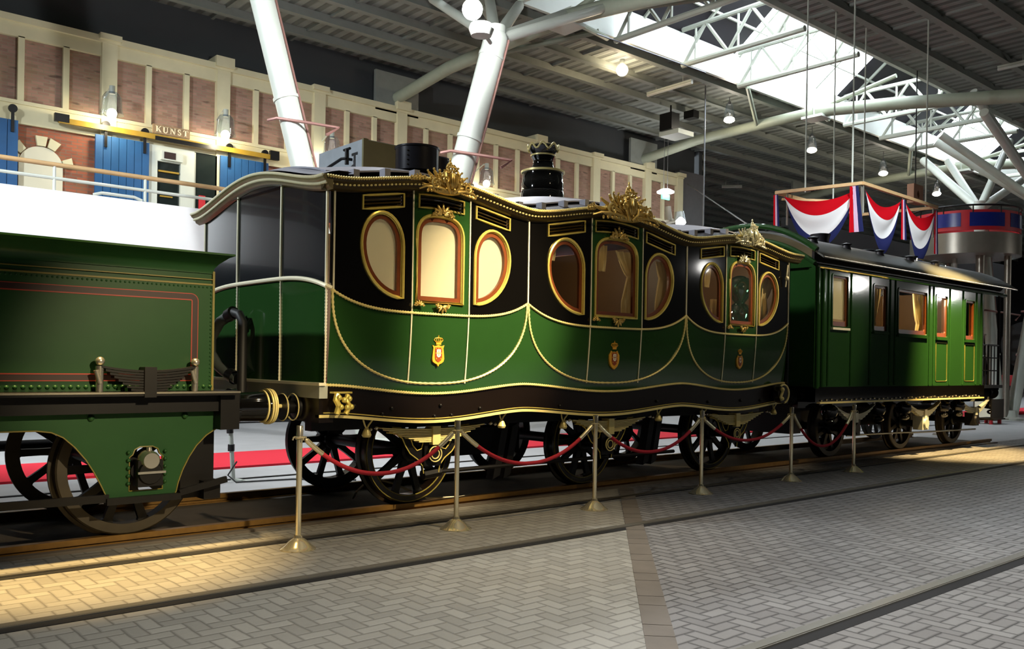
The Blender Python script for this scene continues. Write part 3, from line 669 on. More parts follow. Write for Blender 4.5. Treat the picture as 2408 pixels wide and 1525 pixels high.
# ================================================================== TENDER
T = thing('railway_tender', 'green riveted locomotive tender with red lined panel at the left, next to the ornate carriage', 'tender', (1.4, 8.1, 0))
TX0, TX1, TY0, TY1 = -2.2, 2.875, 7.0, 9.2
def rrect(x0, x1, z0, z1, r, n=5):
    o = []
    for cx, cz, a in ((x1-r, z0+r, -pi/2), (x1-r, z1-r, 0), (x0+r, z1-r, pi/2), (x0+r, z0+r, pi)):
        for k in range(n+1): o.append((cx+r*cos(a+pi/2*k/n), cz+r*sin(a+pi/2*k/n)))
    return o
m = MB(); m.box(TX0, TX1, TY0, TY1, 1.24, 2.09); m.box(TX0, TX1-.012, TY0+.012, TY1-.012, 2.09, 2.22); m.build('tank', 'tender', T, smooth=False)
# flared coping: swept profile round the top
m = MB(); prof = [(0,2.18),(.0,2.22),(-.03,2.26),(-.09,2.31),(-.125,2.325),(-.125,2.34),(-.05,2.335),(.0,2.29),(.02,2.22)]
path = [((TX0, TY0), (0,-1)), ((TX1, TY0), (1,-1)), ((TX1, TY1), (1,1)), ((TX0, TY1), (0,1))]
m.rings([[(p[0]-o*d[0], p[1]-o*d[1], z) for o, z in prof] for p, d in path], cap=False); m.build('flared_coping', 'tender', T, ang=60)
m = MB(); m.box(TX0+.1, TX1-.05, TY0+.08, TY1-.08, 2.2, 2.215); m.build('tank_top', 'iron', T, smooth=False)
m = MB(); m.box(TX0, TX1-.0, TY0-.006, TY0, 2.085, 2.098); m.box(TX0, TX1, TY0-.006, TY0, 2.13, 2.138); m.box(TX1-.012, TX1+.006, TY0-.008, TY0+.03, 1.24, 2.2); m.build('seam_strip', 'olive', T, smooth=False)
rv = MB()
x = TX1-.02
while x > TX0: rv.ball((x, TY0, 2.068), .0085, 6, 4); x -= .0335
z = 2.04
while z > 1.28: rv.ball((TX1-.022, TY0, z), .0085, 6, 4); z -= .031
o = rv.build('rivet_row', 'tender', T)
rv = MB(); x = TX1-.02
while x > TX0: rv.ball((x, TY0, 1.272), .017, 8, 5); x -= .052
rv.build('rivet_row', 'tender', T)
ou = rrect(TX0-.2, 2.745, 1.322, 2.008, .055)
m = MB(); m.plate(ou, [offset(ou, .042)], XZ(TY0-.003), .003); m.build('panel_band', 'blackline', T, smooth=False)
m = MB(); a_ = offset(ou, .042); m.plate(a_, [offset(a_, .009)], XZ(TY0-.0035), .003); a_ = offset(ou, -.006); m.plate(a_, [ou], XZ(TY0-.0035), .003); m.build('panel_lining', 'redline', T, smooth=False)
m = MB(); m.box(TX0, 3.06, 6.88, 9.32, 1.205, 1.238); m.build('footplate', 'iron', T, smooth=False)
m = MB(); m.box(TX0, 3.06, 6.872, 6.88, 1.222, 1.236); m.build('footplate_edge', 'steel', T, smooth=False)
m = MB(); m.box(TX0, 3.02, 7.02, 9.18, 1.07, 1.205); m.box(2.94, 3.10, 6.98, 9.22, .92, 1.20); m.build('underframe', 'iron', T, smooth=False)
# outside frame plate with arched cut-outs either side of the axlebox
AX = 2.345; FY = 7.12
fo = [(TX0, 1.075), (3.035, 1.075), (3.035, .95)]
fo += [(2.97,.925),(2.88,.87),(2.80,.79),(2.74,.70),(2.69,.60),(2.655,.50),(2.64,.43),(2.62,.40),(2.14,.40),(2.11,.43),(2.07,.52),(2.02,.62),(1.96,.72),(1.88,.82),(1.80,.895),(1.72,.935),(1.62,.95),(1.3,.952),(TX0,.952)]
hole = [(2.245,.46),(2.245,.72),(2.27,.74),(2.285,.78),(2.325,.80),(2.42,.80),(2.46,.78),(2.475,.74),(2.50,.72),(2.50,.46)]
hole = [(x_+.03, z_) for x_, z_ in hole]
m = MB(); m.plate(fo, [hole], XZ(FY), .03); m.build('frame_plate', 'tender', T, smooth=False)
m = MB(); m.tube([(a, FY-.002, b) for a, b in fo[1:]], .006, 5); m.tube([(a, FY-.002, b) for a, b in hole], .006, 5, closed=True); m.build('frame_lining', 'olive', T)
for xb in (1.99, 2.70):
    m = MB(); m.ell((xb, FY-.01, 1.035), (.025,0,0), (0,.02,0), (0,0,.025)); m.build('frame_bolt', 'tender', T)
# axlebox
m = MB(); m.box(2.31,2.50,7.02,7.14,.50,.70); m.lathe((2.40,7.0,.605),[(.0,0),(.085,0),(.095,.02),(.095,.1)],'Y',20); ab = m.build('axle_box', 'iron', T, ang=30)
m = MB(); m.box(2.30,2.51,6.985,7.0,.60,.618); m.lathe((2.40,6.985,.70),[(.0,0),(.06,0),(.075,.03),(.08,.1)],'Y',18); m.cyl((2.40,7.05,.72),(2.40,7.05,.80),.03,.02); m.build('oil_lid', 'steel', ab)
m = MB()
for zz in (.76,.70,.64,.58,.52):
    for xx in (2.265, 2.545): m.ball((xx,7.105,zz), .016, 8, 5)
m.build('horn_bolts', 'tender', ab)
m = MB(); m.box(2.10,2.66,7.06,7.15,.37,.42); m.bar((2.66,7.1,.42),(3.05,7.1,.50),.03,.05); m.bar((TX0,7.1,.44),(2.12,7.1,.42),.03,.06); m.pieces('keep_bar', 'iron', T, smooth=False)
m = MB(); m.box(2.74,3.02,7.3,7.42,.34,.92); m.box(2.9,3.04,7.2,7.42,.33,.48); m.pieces('guard_iron', 'iron', T, smooth=False)
# spring above the footplate with polished hangers
sp = leafspring(T, 2.345, 6.93, 1.435, .70, 9, .035, 'iron', .08, .0165)
for xh in (1.99, 2.70):
    m = MB(); m.cyl((xh,6.92,1.238),(xh,6.92,1.43),.026,.03); m.cyl((xh-.03,6.90,1.40),(xh+.0,6.90,1.30),.018); m.build('spring_hanger', 'steel', T)
    m = MB(); m.ball((xh,6.91,1.465),.034,14,8); m.build('hanger_ball', 'steel', T)
m = MB(); m.cyl((2.345,6.93,1.2),(2.345,6.93,1.27),.02); m.build('spring_pin', 'iron', T)
for ax in (AX, .72):
    for y_, inn in ((7.365, 1), (9.035, -1)): wheel(T, ax, y_, .615, .535, 10, inn)
    m = MB(); m.cyl((ax,7.1,.615),(ax,9.3,.615),.065); m.build('axle', 'iron', T)
m = MB(); m.cyl((-2,9.3,.66),(3.6,9.3,.65),.05,n=12); m.build('far_pipe', 'iron', T)
# buffers
def buffer(par, x0, x1, x2, y, z, r, ring, face=1):
    s_ = 1 if x2 > x0 else -1
    m = MB(); m.lathe((x0,y,z),[(.0,0),(r*1.12,0),(r*1.12,.05*s_),(r*.92,.05*s_),(r*.88,.1*s_),(r*.9,(x1-x0)-.05*s_),(r*1.02,(x1-x0)),(.0,(x1-x0))],'X',30); b_ = m.build('buffer', 'black', par)
    m = MB()
    for q, rr in ((-.055,1.0),(-.02,1.09),(.0,1.1),(.02,1.06)): m.lathe((x1+(q-.008)*s_,y,z),[(r*rr*.8,0),(r*rr,0),(r*rr,.014*s_),(r*rr*.8,.014*s_)],'X',30)
    m.build('buffer_ring', ring, b_)
    m = MB(); m.cyl((x1,y,z),(x2,y,z),.018); m.build('buffer_rod', 'goldw', b_)
for yb in (7.2, 9.0): buffer(T, 3.10, 3.46, 3.60, yb, 1.09, .142, 'goldw')
m = MB(); m.cyl((3.1,8.1,1.08),(3.45,8.1,1.02),.05); m.tube([(3.4,8.1,1.02),(3.5,8.1,.9),(3.55,8.1,1.0),(3.7,8.1,1.08)],.025,8); m.build('coupling', 'iron', T)

# ================================================================== ORNATE ROYAL CARRIAGE
R_ = thing('ornate_carriage', 'ornate three bay dark green and black royal carriage with gilded wavy cornice', 'railway carriage', (7.3, 8.1, 0))
BAYS = [(3.80, 6.065, 3.10, 1.945), (6.065, 8.655, 3.14, 1.91), (8.655, 10.905, 3.09, 1.915)]
X0, X1 = 3.75, 10.95
def bay_s(x):
    x = min(max(x, 3.80), 10.905)
    for b in BAYS:
        if x <= b[1]+1e-9: break
    return b, (x-(b[0]+b[1])/2)/((b[1]-b[0])/2)
def corn(x): b, s = bay_s(x); return 2.965+(b[2]-2.965)*(.5+.5*cos(pi*s))**.8
def belt(x): b, s = bay_s(x); return b[3]+(2.11-b[3])*abs(s)**4
def base(x): b, s = bay_s(x); return 1.285-.085*(.5+.5*cos(pi*s))**.8
def chas(x): b, s = bay_s(x); return 1.015-.08*(.5+.5*cos(pi*s))**.8
def yside(z):
    t = min(max((2.05-z)/.8, 0), 1); return YS+.055*t**1.6
def cend(y): t = (y-YC)/(YF-YC); return 2.965+.20*(.5+.5*cos(pi*t))**.75    # end cornice underside
def bend_(y): t = abs((y-YC)/(YF-YC)); return 2.13+.115*(1-t**4)
def xend(y): t = abs((y-YC)/(YF-YC)); return X0+.02*t**6
NS = 12
def dwin(xl, xr, zb, zt, side):     # side -1: straight edge on the right; +1: straight edge on the left
    if side > 0:
        return [(xl+xr-a, b) for a, b in dwin(xl, xr, zb, zt, -1)][::-1]
    zc = zb+.62*(zt-zb); c = (xl+xr)/2; a = (xr-xl)/2
    o = [(xr, zb)]+[(c+a*cos(t), zc+(zt-zc)*sin(t)) for t in lin(0, pi, 17)]
    o += [(xr-(xr-xl)*cos(t), zc-(zc-zb)*sin(t)) for t in lin(0, pi/2, 14)[1:-1]]
    return o
def archwin(xl, xr, zb, zt):
    c = (xl+xr)/2; a = (xr-xl)/2; zc = zt-.24; o = [(xl, zb), (xr, zb)]
    for t in lin(0, pi, 19):
        ct, st_ = cos(t), sin(t); o.append((c+a*math.copysign(abs(ct)**.72, ct), zc+(zt-zc)*abs(st_)**.72))
    return o
def ventq(xl, xr): 
    xs = lin(xl, xr, 7); return [(x, corn(x)-.165) for x in xs]+[(x, corn(x)-.045) for x in reversed(xs)]
def tubeo(m, pts, y, r, closed=False, tw=False): m.tube([(a, y, b) for a, b in pts], r, 6, closed, tw)
def dens(fn, a, b, step=.014): n = max(3, int(abs(b-a)/step)); return [fn(t) for t in lin(a, b, n)]

WIN = [dict(L=(4.09,4.53,2.07,2.83), D=(4.68,5.22,2.05,2.87), R=(5.365,5.81,2.06,2.80), dl=4.635, dr=5.30, cx=4.955, vL=(4.10,4.53), vD=(4.70,5.22), vR=(5.375,5.805)),
       dict(L=(6.34,6.875,2.035,2.83), D=(7.055,7.745,2.03,2.91), R=(7.895,8.39,2.03,2.81), dl=6.99, dr=7.84, cx=7.40, vL=(6.34,6.88), vD=(7.05,7.75), vR=(7.90,8.42)),
       dict(L=(8.945,9.385,2.055,2.79), D=(9.54,10.085,2.035,2.86), R=(10.19,10.64,2.05,2.77), dl=9.46, dr=10.15, cx=9.81, vL=(8.93,9.40), vD=(9.54,10.08), vR=(10.20,10.65))]

def leafcluster(m, c, s, rnd, n=9, flat=.4, spread=1.0):
    for k in range(n):
        a = pi*(k+.5)/n; r = s*(.55+.25*rnd.random()); e = V((cos(a)*spread, -.25+.2*rnd.random(), sin(a))); e.normalize(); q = V((-e.z, 0, e.x)).normalized()
        m.ell(V(c)+e*r*.62, e*r*.5, q*s*.13, V((0, s*.1, 0)), 8, 5)
def spiral(m, c, r0, turns, r, sgn, a0=0., y=0.):
    pts = []
    for t in lin(0, 1, 22):
        a = a0+sgn*turns*2*pi*t; rr = r0*(1-.82*t); pts.append((c[0]+rr*cos(a), c[1]-y*t, c[2]+rr*sin(a)))
    m.tube(pts, lambda q: r*(1-.35*q), 6)
def crest(par, x, z, wd, ht, mt, tail, seed):
    rnd = random.Random(seed); m = MB(); y = YS-.13; h = ht
    def leaf(p, e, L, wdt, dep=.5):
        e = e.normalized(); q = V((-e.z, 0, e.x)).normalized(); m.ell(p+e*L*.5, e*L*.52, q*wdt, V((0, wdt*dep, 0)), 8, 6)
        m.ball(p+e*L*.98+V((0, -wdt*.5, 0)), wdt*.55, 7, 5)
    core = V((x, y+.03, z+h*.18))
    m.ell((x, y+.05, z+h*.22), (wd*.36,0,0), (0,.05,0), (0,0,h*.24), 16, 8)
    for lay, (n, k, dy) in enumerate(((13, 1.0, .02), (11, .78, -.02), (9, .55, -.05))):     # fans of acanthus leaves
        for i in range(n):
            a = pi*(i+.5)/n + (rnd.random()-.5)*.08; ca, sa = cos(a), sin(a)
            R = 1/sqrt((ca/(wd*.5))**2+(sa/(h*.62))**2)*k*(.92+.16*rnd.random())
            if abs(ca) < .25 and lay == 0: R *= .8
            leaf(core+V((ca*R*.3, dy, sa*R*.3-.02)), V((ca, -.12, sa)), R*.72, h*.055*(1+.3*rnd.random()))
    for s_ in (-1, 1):
        for i in range(6):     # drooping leaves under the fan
            t = i/5; leaf(V((x+s_*wd*(.04+.36*t), y-.03, z+h*.16*(1-t)+.01)), V((s_*.7, -.3, -.75+.25*t)), h*.22*(1-.3*t), h*.05)
        spiral(m, (x+s_*h*.27, y-.06, z+h*.36), h*.12, 1.5, h*.034, s_, pi/2, .03)
        spiral(m, (x+s_*wd*.30, y-.05, z+h*.20), h*.15, 1.6, h*.038, -s_, pi/2, .03)
        spiral(m, (x+s_*h*.15, y-.04, z+h*.66), h*.10, 1.3, h*.03, -s_, 0 if s_ > 0 else pi, .02)
        m.tube([(x+s_*h*.06, y-.05, z+h*.0),(x+s_*h*.2,y-.08,z+h*.16),(x+s_*h*.27,y-.07,z+h*.42),(x+s_*h*.2,y-.04,z+h*.6)], h*.04, 7)
        m.tube([(x+s_*h*.2, y-.05, z+h*.06),(x+s_*wd*.3,y-.06,z+h*.12),(x+s_*wd*.45,y-.03,z+h*.10),(x+s_*wd*.55,y,z+h*.02)], lambda q: h*.045*(1-.5*q), 7)
        for k in range(4): m.ball((x+s_*(h*.2+wd*.08*k), y-.06, z+h*(.55-.12*k)+.01*rnd.random()), h*.038, 8, 5)
    m.ell((x, y-.06, z+h*.36), (h*.16,0,0), (0,h*.13,0), (0,0,h*.24), 18, 12)              # egg shaped boss
    for k in range(-2, 3): m.tube([(x+h*.055*k*(1-abs(t)*.4), y-.065-h*.13*sqrt(max(0,1-(k/3.2)**2))*sqrt(max(.02,1-t*t)), z+h*.36+h*.22*t) for t in lin(-.9,.9,9)], h*.013, 5)
    for k in range(-2, 3):
        m.tube([(x+h*.05*k, y-.02, z+h*.58), (x+h*.10*k, y-.05, z+h*.72), (x+h*.05*k, y-.03, z+h*.84)], h*.026, 6); m.ball((x+h*.10*k, y-.06, z+h*.74), h*.034, 8, 5)
    m.ball((x, y-.02, z+h*.87), h*.06, 10, 6); m.ell((x, y-.02, z+h*.97), (h*.03,0,0), (0,h*.03,0), (0,0,h*.07))
    for k in range(tail*2):
        t = (k+1)/(tail*2); px_ = x-wd*.48-.07*tail*t; pz = corn(px_)+.09
        for q in range(3): leaf(V((px_+.05, y+.03, pz)), V((-.9, -.1, .9-.6*q)), h*.2*(1-.5*t), h*.04)
        m.ball((px_+.03, y-.0, pz+.01), h*.03, 8, 5)
    return m.build('cornice_crest', mt, par)
def ornament(par, x, y, z, s, mt, up=True, seed=1):
    rnd = random.Random(seed); m = MB(); q = 1 if up else -1
    for k in range(7):
        a = pi*(k+.5)/7; e = V((cos(a)*1.5, 0, sin(a)*q)).normalized(); p = V((-e.z,0,e.x)); m.ell(V((x,y,z))+e*s*.5, e*s*.42, p*s*.13, V((0,.014,0)), 8, 5)
    for s_ in (-1, 1): spiral(m, (x+s_*s*.62, y-.012, z+s*.12*q), s*.24, 1.3, s*.07, s_*q, -pi/2*q, .01); m.ball((x+s_*s*.95, y-.01, z), s*.10, 7, 5)
    m.ball((x, y-.012, z+s*.25*q), s*.17, 9, 6)
    return m.build('window_ornament', mt, par)
def arms(par, x, z, h, style):
    y = yside(z)-.012; F = XZ(y); o = V((x, 0, z)); P = lambda pts: [(x+a*h, z+b*h) for a, b in pts]
    root = MB().plate(P([(-.20,.10),(-.24,.20),(-.15,.16),(-.06,.18),(0,.22),(.06,.18),(.15,.16),(.24,.20),(.20,.10),(.22,-.05),(.24,-.25),(.21,-.34),(.12,-.40),(.05,-.42),(0,-.50),(-.05,-.42),(-.12,-.40),(-.21,-.34),(-.24,-.25),(-.22,-.05)] if style == 0 else
        [(-.17,.18),(-.21,.10),(-.27,.02),(-.27,-.12),(-.24,-.26),(-.17,-.38),(-.08,-.45),(0,-.50),(.08,-.45),(.17,-.38),(.24,-.26),(.27,-.12),(.27,.02),(.21,.10),(.17,.18),(.08,.13),(0,.15),(-.08,.13)]), [], F, .02).build('coat_of_arms', 'armsgold', par, smooth=False)
    sh = [(-.14,.12),(.14,.12),(.14,-.22),(.10,-.30),(0,-.36),(-.10,-.30),(-.14,-.22)]
    MB().plate(P(sh), [], XZ(y-.004), .01).build('shield', 'armsred', root, smooth=False)
    MB().plate(P([(-.08,.06),(.08,.06),(.08,-.14),(.05,-.18),(0,-.20),(-.05,-.18),(-.08,-.14)]), [], XZ(y-.007), .01).build('inner_shield', 'armswhite', root, smooth=False)
    m = MB()
    for cx_, cz_ in ((0,0),(-.045,-.06),(.045,-.06),(0,-.06),(0,-.12)):
        m.plate(P([(cx_-.016,cz_+.02),(cx_+.016,cz_+.02),(cx_+.016,cz_-.01),(cx_,cz_-.025),(cx_-.016,cz_-.01)]), [], XZ(y-.009), .004)
    m.build('small_shields', 'armsgold' if style == 0 else 'armsred', root, smooth=False)
    m = MB()
    for cx_, cz_ in ((-.11,.09),(0,.09),(.11,.09),(-.11,-.06),(.11,-.06),(-.09,-.24),(.09,-.24)):
        m.plate(P([(cx_-.018,cz_-.018),(cx_+.018,cz_-.018),(cx_+.018,cz_+.018),(cx_-.018,cz_+.018)]), [], XZ(y-.006), .004)
    m.build('castle_marks', 'armsgold', root, smooth=False)
    m = MB(); k = .34 if style == 0 else .36; F2 = XZ(y-.003)
    m.plate(P([(-.095,k-.13),(.095,k-.13),(.10,k-.06),(-.10,k-.06)]), [], F2, .012)
    for a in (-.15,-.075,0,.075,.15):
        m.tube([(x+(a*.55)*h, y, z+(k-.06)*h),(x+a*1.15*h, y, z+(k+.02)*h),(x+a*.9*h, y, z+(k+.08)*h),(x+a*.1*h, y, z+(k+.10)*h)], h*.016, 5)
    m.ball((x, y, z+(k+.12)*h), h*.02, 8, 5); m.tube([(x,y,z+(k+.12)*h),(x,y,z+(k+.18)*h)], h*.012, 5)
    m.build('crown', 'armsgold', root)
    return root

def curtain(par, x0, x1, z0, z1, y, tie=None, side=1, mt='curtain', name='curtain'):
    # gathered cloth hanging from z1; tie = (height, remaining width share)
    def fn(u, v):
        z = z0+(z1-z0)*v; wv = 1.
        if tie:
            tz, tw = tie; d = (z-tz)
            wv = tw+(1-tw)*min(1, abs(d)/(z1-tz))**.7 if d > 0 else tw+(.25*min(1, -d/.3))
        xx = (x0+(x1-x0)*u*wv) if side > 0 else (x1-(x1-x0)*u*wv)
        return (xx, y+.022*sin(u*22+v*2)+.01*sin(u*51), z)
    m = MB(); m.grid(fn, lin(0,1,40), lin(0,1,22)); return m.build(name, mt, par, ang=80)

def window(par, ol, kind, ring, bay):
    g = MB(); tubeo(g, ol, YS-.008, .015, True); wo = g.build('window', ring, par)
    i1 = offset(ol, .058); i2 = offset(ol, .016)
    g = MB(); g.plate(offset(ol, -.002), [i1], XZ(YS+.006), .03); g.build('wooden_frame', 'brown', wo, smooth=False)
    g = MB(); tubeo(g, i2, YS+.002, .006, True); g.build('inner_bead', 'gold', wo)
    g = MB(); g.plate(offset(ol, .03), [], XZ(YS+.022), .004); g.build('glass_pane', 'glass', wo, smooth=False)
    if kind == 'blind':
        g = MB(); g.plate(offset(ol, .02), [], XZ(YS+.04), .003); g.build('blind', 'blind', wo, smooth=False)
    return wo
RING = ['gold', 'gold', 'gold']
for bi, (b, W) in enumerate(zip(BAYS, WIN)):
    xa, xb = b[0], b[1]; dl, dr = W['dl'], W['dr']
    wl, wd, wr = dwin(*W['L'], -1), archwin(*W['D']), dwin(*W['R'], 1)
    def edge(fn, a, c, n): return [(x, fn(x)) for x in lin(a, c, n)]
    for nm, a, c, wn, vt, mt in (('upper_panel', xa, dl, wl, W['vL'], 'black'), ('door_upper_panel', dl, dr, wd, W['vD'], 'green'), ('upper_panel', dr, xb, wr, W['vR'], 'black')):
        ou = edge(belt, a, c, 14)+[(x, z+.06) for x, z in reversed(edge(corn, a, c, 14))]
        vq = ventq(*vt)
        MB().plate(ou, [wn, vq], XZ(YS), .03).build(nm, mt, R_, smooth=False)
        # ventilator with louvres
        g = MB(); tubeo(g, vq, YS-.006, .011, True); vo = g.build('ventilator', 'gold', R_)
        g = MB()
        for k in range(4):
            zz = [( x, corn(x)-.155+.031*k) for x in lin(vt[0], vt[1], 7)]
            g.rings([[(x, YS+.004, z), (x, YS+.035, z+.022), (x, YS+.038, z+.018), (x, YS+.007, z-.004)] for x, z in zz])
        g.build('louvre', 'corn', vo, smooth=False)
        g = MB(); g.plate(vq, [], XZ(YS+.045), .01); g.build('vent_back', 'black', vo, smooth=False)
    kinds = ['blind']*3 if bi == 0 else ['open']*3
    for ol, kd in zip((wl, wd, wr), kinds): window(R_, ol, kd, 'gold', bi)
    # lower side panel
    g = MB(); g.grid(lambda x, t: (x, yside(base(x)+(belt(x)-base(x))*t)+(.0), base(x)+(belt(x)-base(x))*t), lin(xa, xb, 40), lin(0, 1, 18)); g.build('lower_panel', 'green', R_, ang=60)
    # gold mouldings
    g = MB(); g.tube(dens(lambda x: (x, YS-.008, belt(x)), xa, xb), .0125, 6, twist=True); g.build('belt_moulding', 'goldw', R_)
    c = (xa+xb)/2; hw = (xb-xa)/2-.012
    lp = []
    for t in lin(-pi/2, pi/2, 150):
        sx = math.copysign(abs(sin(t))**(2/2.4), sin(t)); cz = abs(cos(t))**(2/2.4); z = 2.10-.805*cz; lp.append((c+hw*sx, yside(z)-.006, z))
    g = MB(); g.tube(lp, .0115, 6, twist=True); g.build('curved_moulding', 'goldw', R_)
    g = MB()
    for x in (dl, dr):
        g.tube([(x, YS-.006, z) for z in lin(belt(x), corn(x), 8)], .008, 6); g.tube([(x, yside(z)-.006, z) for z in lin(1.295, belt(x), 12)], .008, 6)
    g.pieces('door_moulding', 'cream', R_)
    g = MB(); x = xb if bi < 2 else xb; g.tube([(x, YS-.006, z) for z in lin(2.1, corn(x), 8)], .010, 6); g.build('bay_moulding', 'cream', R_)
    ornament(R_, W['cx'], YS-.03, W['D'][3]+.005, .125 if bi != 1 else .15, 'crest_lit' if bi == 2 else 'crest', True, bi)
    ornament(R_, W['cx']+.01, YS-.03, W['D'][2]-.02, .085 if bi != 1 else .10, 'crest', False, bi+5)
    ornament(R_, dl+.06, YS-.03, belt(dl)+.07, .06, 'crest', True, bi+9)
    arms(R_, W['cx']+(.0 if bi < 2 else 0), 1.60, (.29,.31,.26)[bi], 0 if bi == 0 else 1)
crest(R_, 4.94, 3.06, .60, .32, 'crest', 2, 3); crest(R_, 7.42, 3.10, 1.0, .42, 'crest', 2, 4); crest(R_, 9.80, 3.06, .60, .33, 'crest_lit', 1, 5)
# continuous mouldings, cornice, base, chassis valance
g = MB(); g.tube(dens(lambda x: (x, yside(1.25)-.012, base(x)), X0, X1), .013, 6, twist=True); g.build('base_moulding', 'goldw', R_)
g = MB(); g.grid(lambda x, t: (x, yside(1.2)+.01*t*(1-t), chas(x)+(base(x)-chas(x))*t), lin(X0, X1, 90), lin(0,1,4)); g.build('valance', 'chassis', R_, ang=60)
g = MB(); g.tube([(x, yside(1.2)-.008, chas(x)+.03) for x in lin(X0+.02, X1-.1, 130)], .005, 5); g.build('valance_line', 'gold', R_)
g = MB(); g.rings([[(x, yside(1.2)-.012, chas(x)-.012), (x, yside(1.2)-.012, chas(x)+.014), (x, yside(1.2)+.06, chas(x)+.014), (x, yside(1.2)+.06, chas(x)-.012)] for x in lin(X0-.02, X1-.06, 130)]); g.build('valance_edge', 'goldw', R_, ang=30)
for xx, dz in ((4.08,.08),(4.37,.03),(4.47,.09),(4.95,.03),(5.02,.13),(5.15,.03),(5.5,.06),(6.6,.05),(8.2,.07),(9.2,.06),(9.9,.1),(10.35,.06)):
    g = MB(); g.ell((xx, yside(1.2)-.006, chas(xx)+dz+.02), (.018,0,0), (0,.014,0), (0,0,.018)); g.build('valance_bolt', 'iron', R_)
CP = [(.0,-.02),(-.02,-.012),(-.05,.005),(-.06,.03),(-.085,.05),(-.10,.06),(-.105,.085),(-.09,.10),(.0,.105)]
def sweepx(m, prof, xs): m.rings([[(x, YS+o, corn(x)+z) for o, z in prof] for x in xs])
g = MB(); sweepx(g, CP, lin(X0-.06, 11.14, 150)); co = g.build('cornice', 'corn', R_, ang=50)
g = MB(); xs = lin(X0-.05, 11.12, 300)
for x in xs: g.ell((x, YS-.105, corn(x)+.088), (.0125,0,0), (0,.014,0), (0,0,.016), 6, 4)
o = g.build('bead_row', 'goldw', co)
g = MB()
for x in lin(X0-.03, 11.1, 175): g.ell((x, YS-.066, corn(x)+.034), (.016,0,0), (0,.012,0), (0,0,.010), 6, 4)
g.build('pearl_row', 'goldw', co)
g = MB(); g.rings([[(x, YS-.09, corn(x)+.10), (x, YS+.1, corn(x)+.115), (x, YS+.1, corn(x)+.10)] for x in lin(X0-.05, 11.1, 110)]); g.build('cornice_cap', 'corn', co, ang=50)
# end cornice (left end) with pearls, its brighter lighting put into paler colours
EP = [(.0,-.02),(-.015,-.012),(-.04,.0),(-.05,.03),(-.075,.05),(-.09,.06),(-.095,.085),(-.08,.10),(.0,.105)]
ys = lin(YS-.10, YF+.10, 70)
g = MB(); g.rings([[(X0+o, y, cend(min(max(y,YS),YF))+z) for o, z in EP] for y in ys]); ec = g.build('end_cornice', 'endcorn', R_, ang=50)
g = MB(); ya = lin(YS-.09, YF+.09, 130)
for y in ya:
    z = cend(min(max(y,YS),YF)); g.ell((X0-.098, y, z+.088), (.014,0,0), (0,.0085,0), (0,0,.016), 6, 4)
g.build('bead_row', 'cream', ec)
g = MB()
for y in ya: g.ell((X0-.062, y, cend(min(max(y,YS),YF))+.034), (.014,0,0), (0,.008,0), (0,0,.016), 6, 4)
g.build('pearl_row', 'cream', ec)
# left end wall
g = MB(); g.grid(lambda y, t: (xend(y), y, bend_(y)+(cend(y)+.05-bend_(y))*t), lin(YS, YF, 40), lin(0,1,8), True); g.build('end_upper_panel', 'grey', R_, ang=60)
g = MB(); g.grid(lambda y, t: (xend(y), y, 1.30+(bend_(y)-1.30)*t), lin(YS+.03, YF-.03, 40), lin(0,1,8), True); g.build('end_lower_panel', 'green', R_, ang=60)
g = MB(); g.tube([(xend(y)-.012, y, bend_(y)) for y in lin(YS, YF, 50)], .02, 8); g.tube([(X0-.0, YS, 2.14),(X0+.05, YS-.01, 2.12)], .018, 6); g.build('end_belt', 'cream', R_)
for y in (6.765, 7.58, 8.53, 9.40):
    g = MB(); g.tube([(xend(y)-.008, y, z) for z in lin(bend_(y), cend(y), 6)], .013, 8); g.build('end_bead', 'cream', R_)
    g = MB(); g.tube([(xend(y)-.006, y, z) for z in lin(1.30, bend_(y), 60)], .009, 6, twist=True); g.build('end_rope_bead', 'cream', R_)
g = MB(); g.tube([(X0+.07, YS-.006, z) for z in lin(2.1, corn(3.82), 6)], .009, 6); g.build('bay_moulding', 'cream', R_)
g = MB(); g.box(X0-.05, X0+.02, YS+.0, YF, 1.28, 1.305); g.build('end_sill', 'cream', R_, smooth=False)
g = MB(); g.box(X0-.03, X0+.05, YS+.03, YF-.03, 1.17, 1.28); g.build('end_ledge', 'offwhite', R_, smooth=False)
g = MB(); g.box(X0-.02, X0+.12, YS+.05, YF-.05, .96, 1.17); g.build('headstock', 'chassis', R_, smooth=False)
# far side, right end, roof
g = MB(); g.box(X0+.02, X1, YF-.03, YF, 1.0, 3.0); g.box(X1-.03, X1, YS, YF, 1.0, 3.0); g.pieces('far_walls', 'black', R_, smooth=False)
def roofz(x, y):
    t = (y-YC)/(YF-YC); e = corn(x); q = max(0, 1-abs(t))
    wx = min(1, max(0, (x-X0)/.9)); return e+.09+(.26 if x > 4.2 else .20+.06*wx)*(1-abs(t)**2.2)
def roofz2(x, y):
    t = (y-YC)/(YF-YC); z0 = cend(min(max(y,YS),YF))+.095; z1 = corn(x)+.095+.22*(1-abs(t)**2.2); f = min(1, max(0, (x-X0)/1.1)); f = f*f*(3-2*f); return z0*(1-f)+z1*f
g = MB(); g.grid(lambda x, y: (x, y, roofz2(x, y)), lin(X0-.08, 11.1, 110), lin(YS-.05, YF+.05, 34)); g.build('roof', 'roofdark', R_, ang=60)
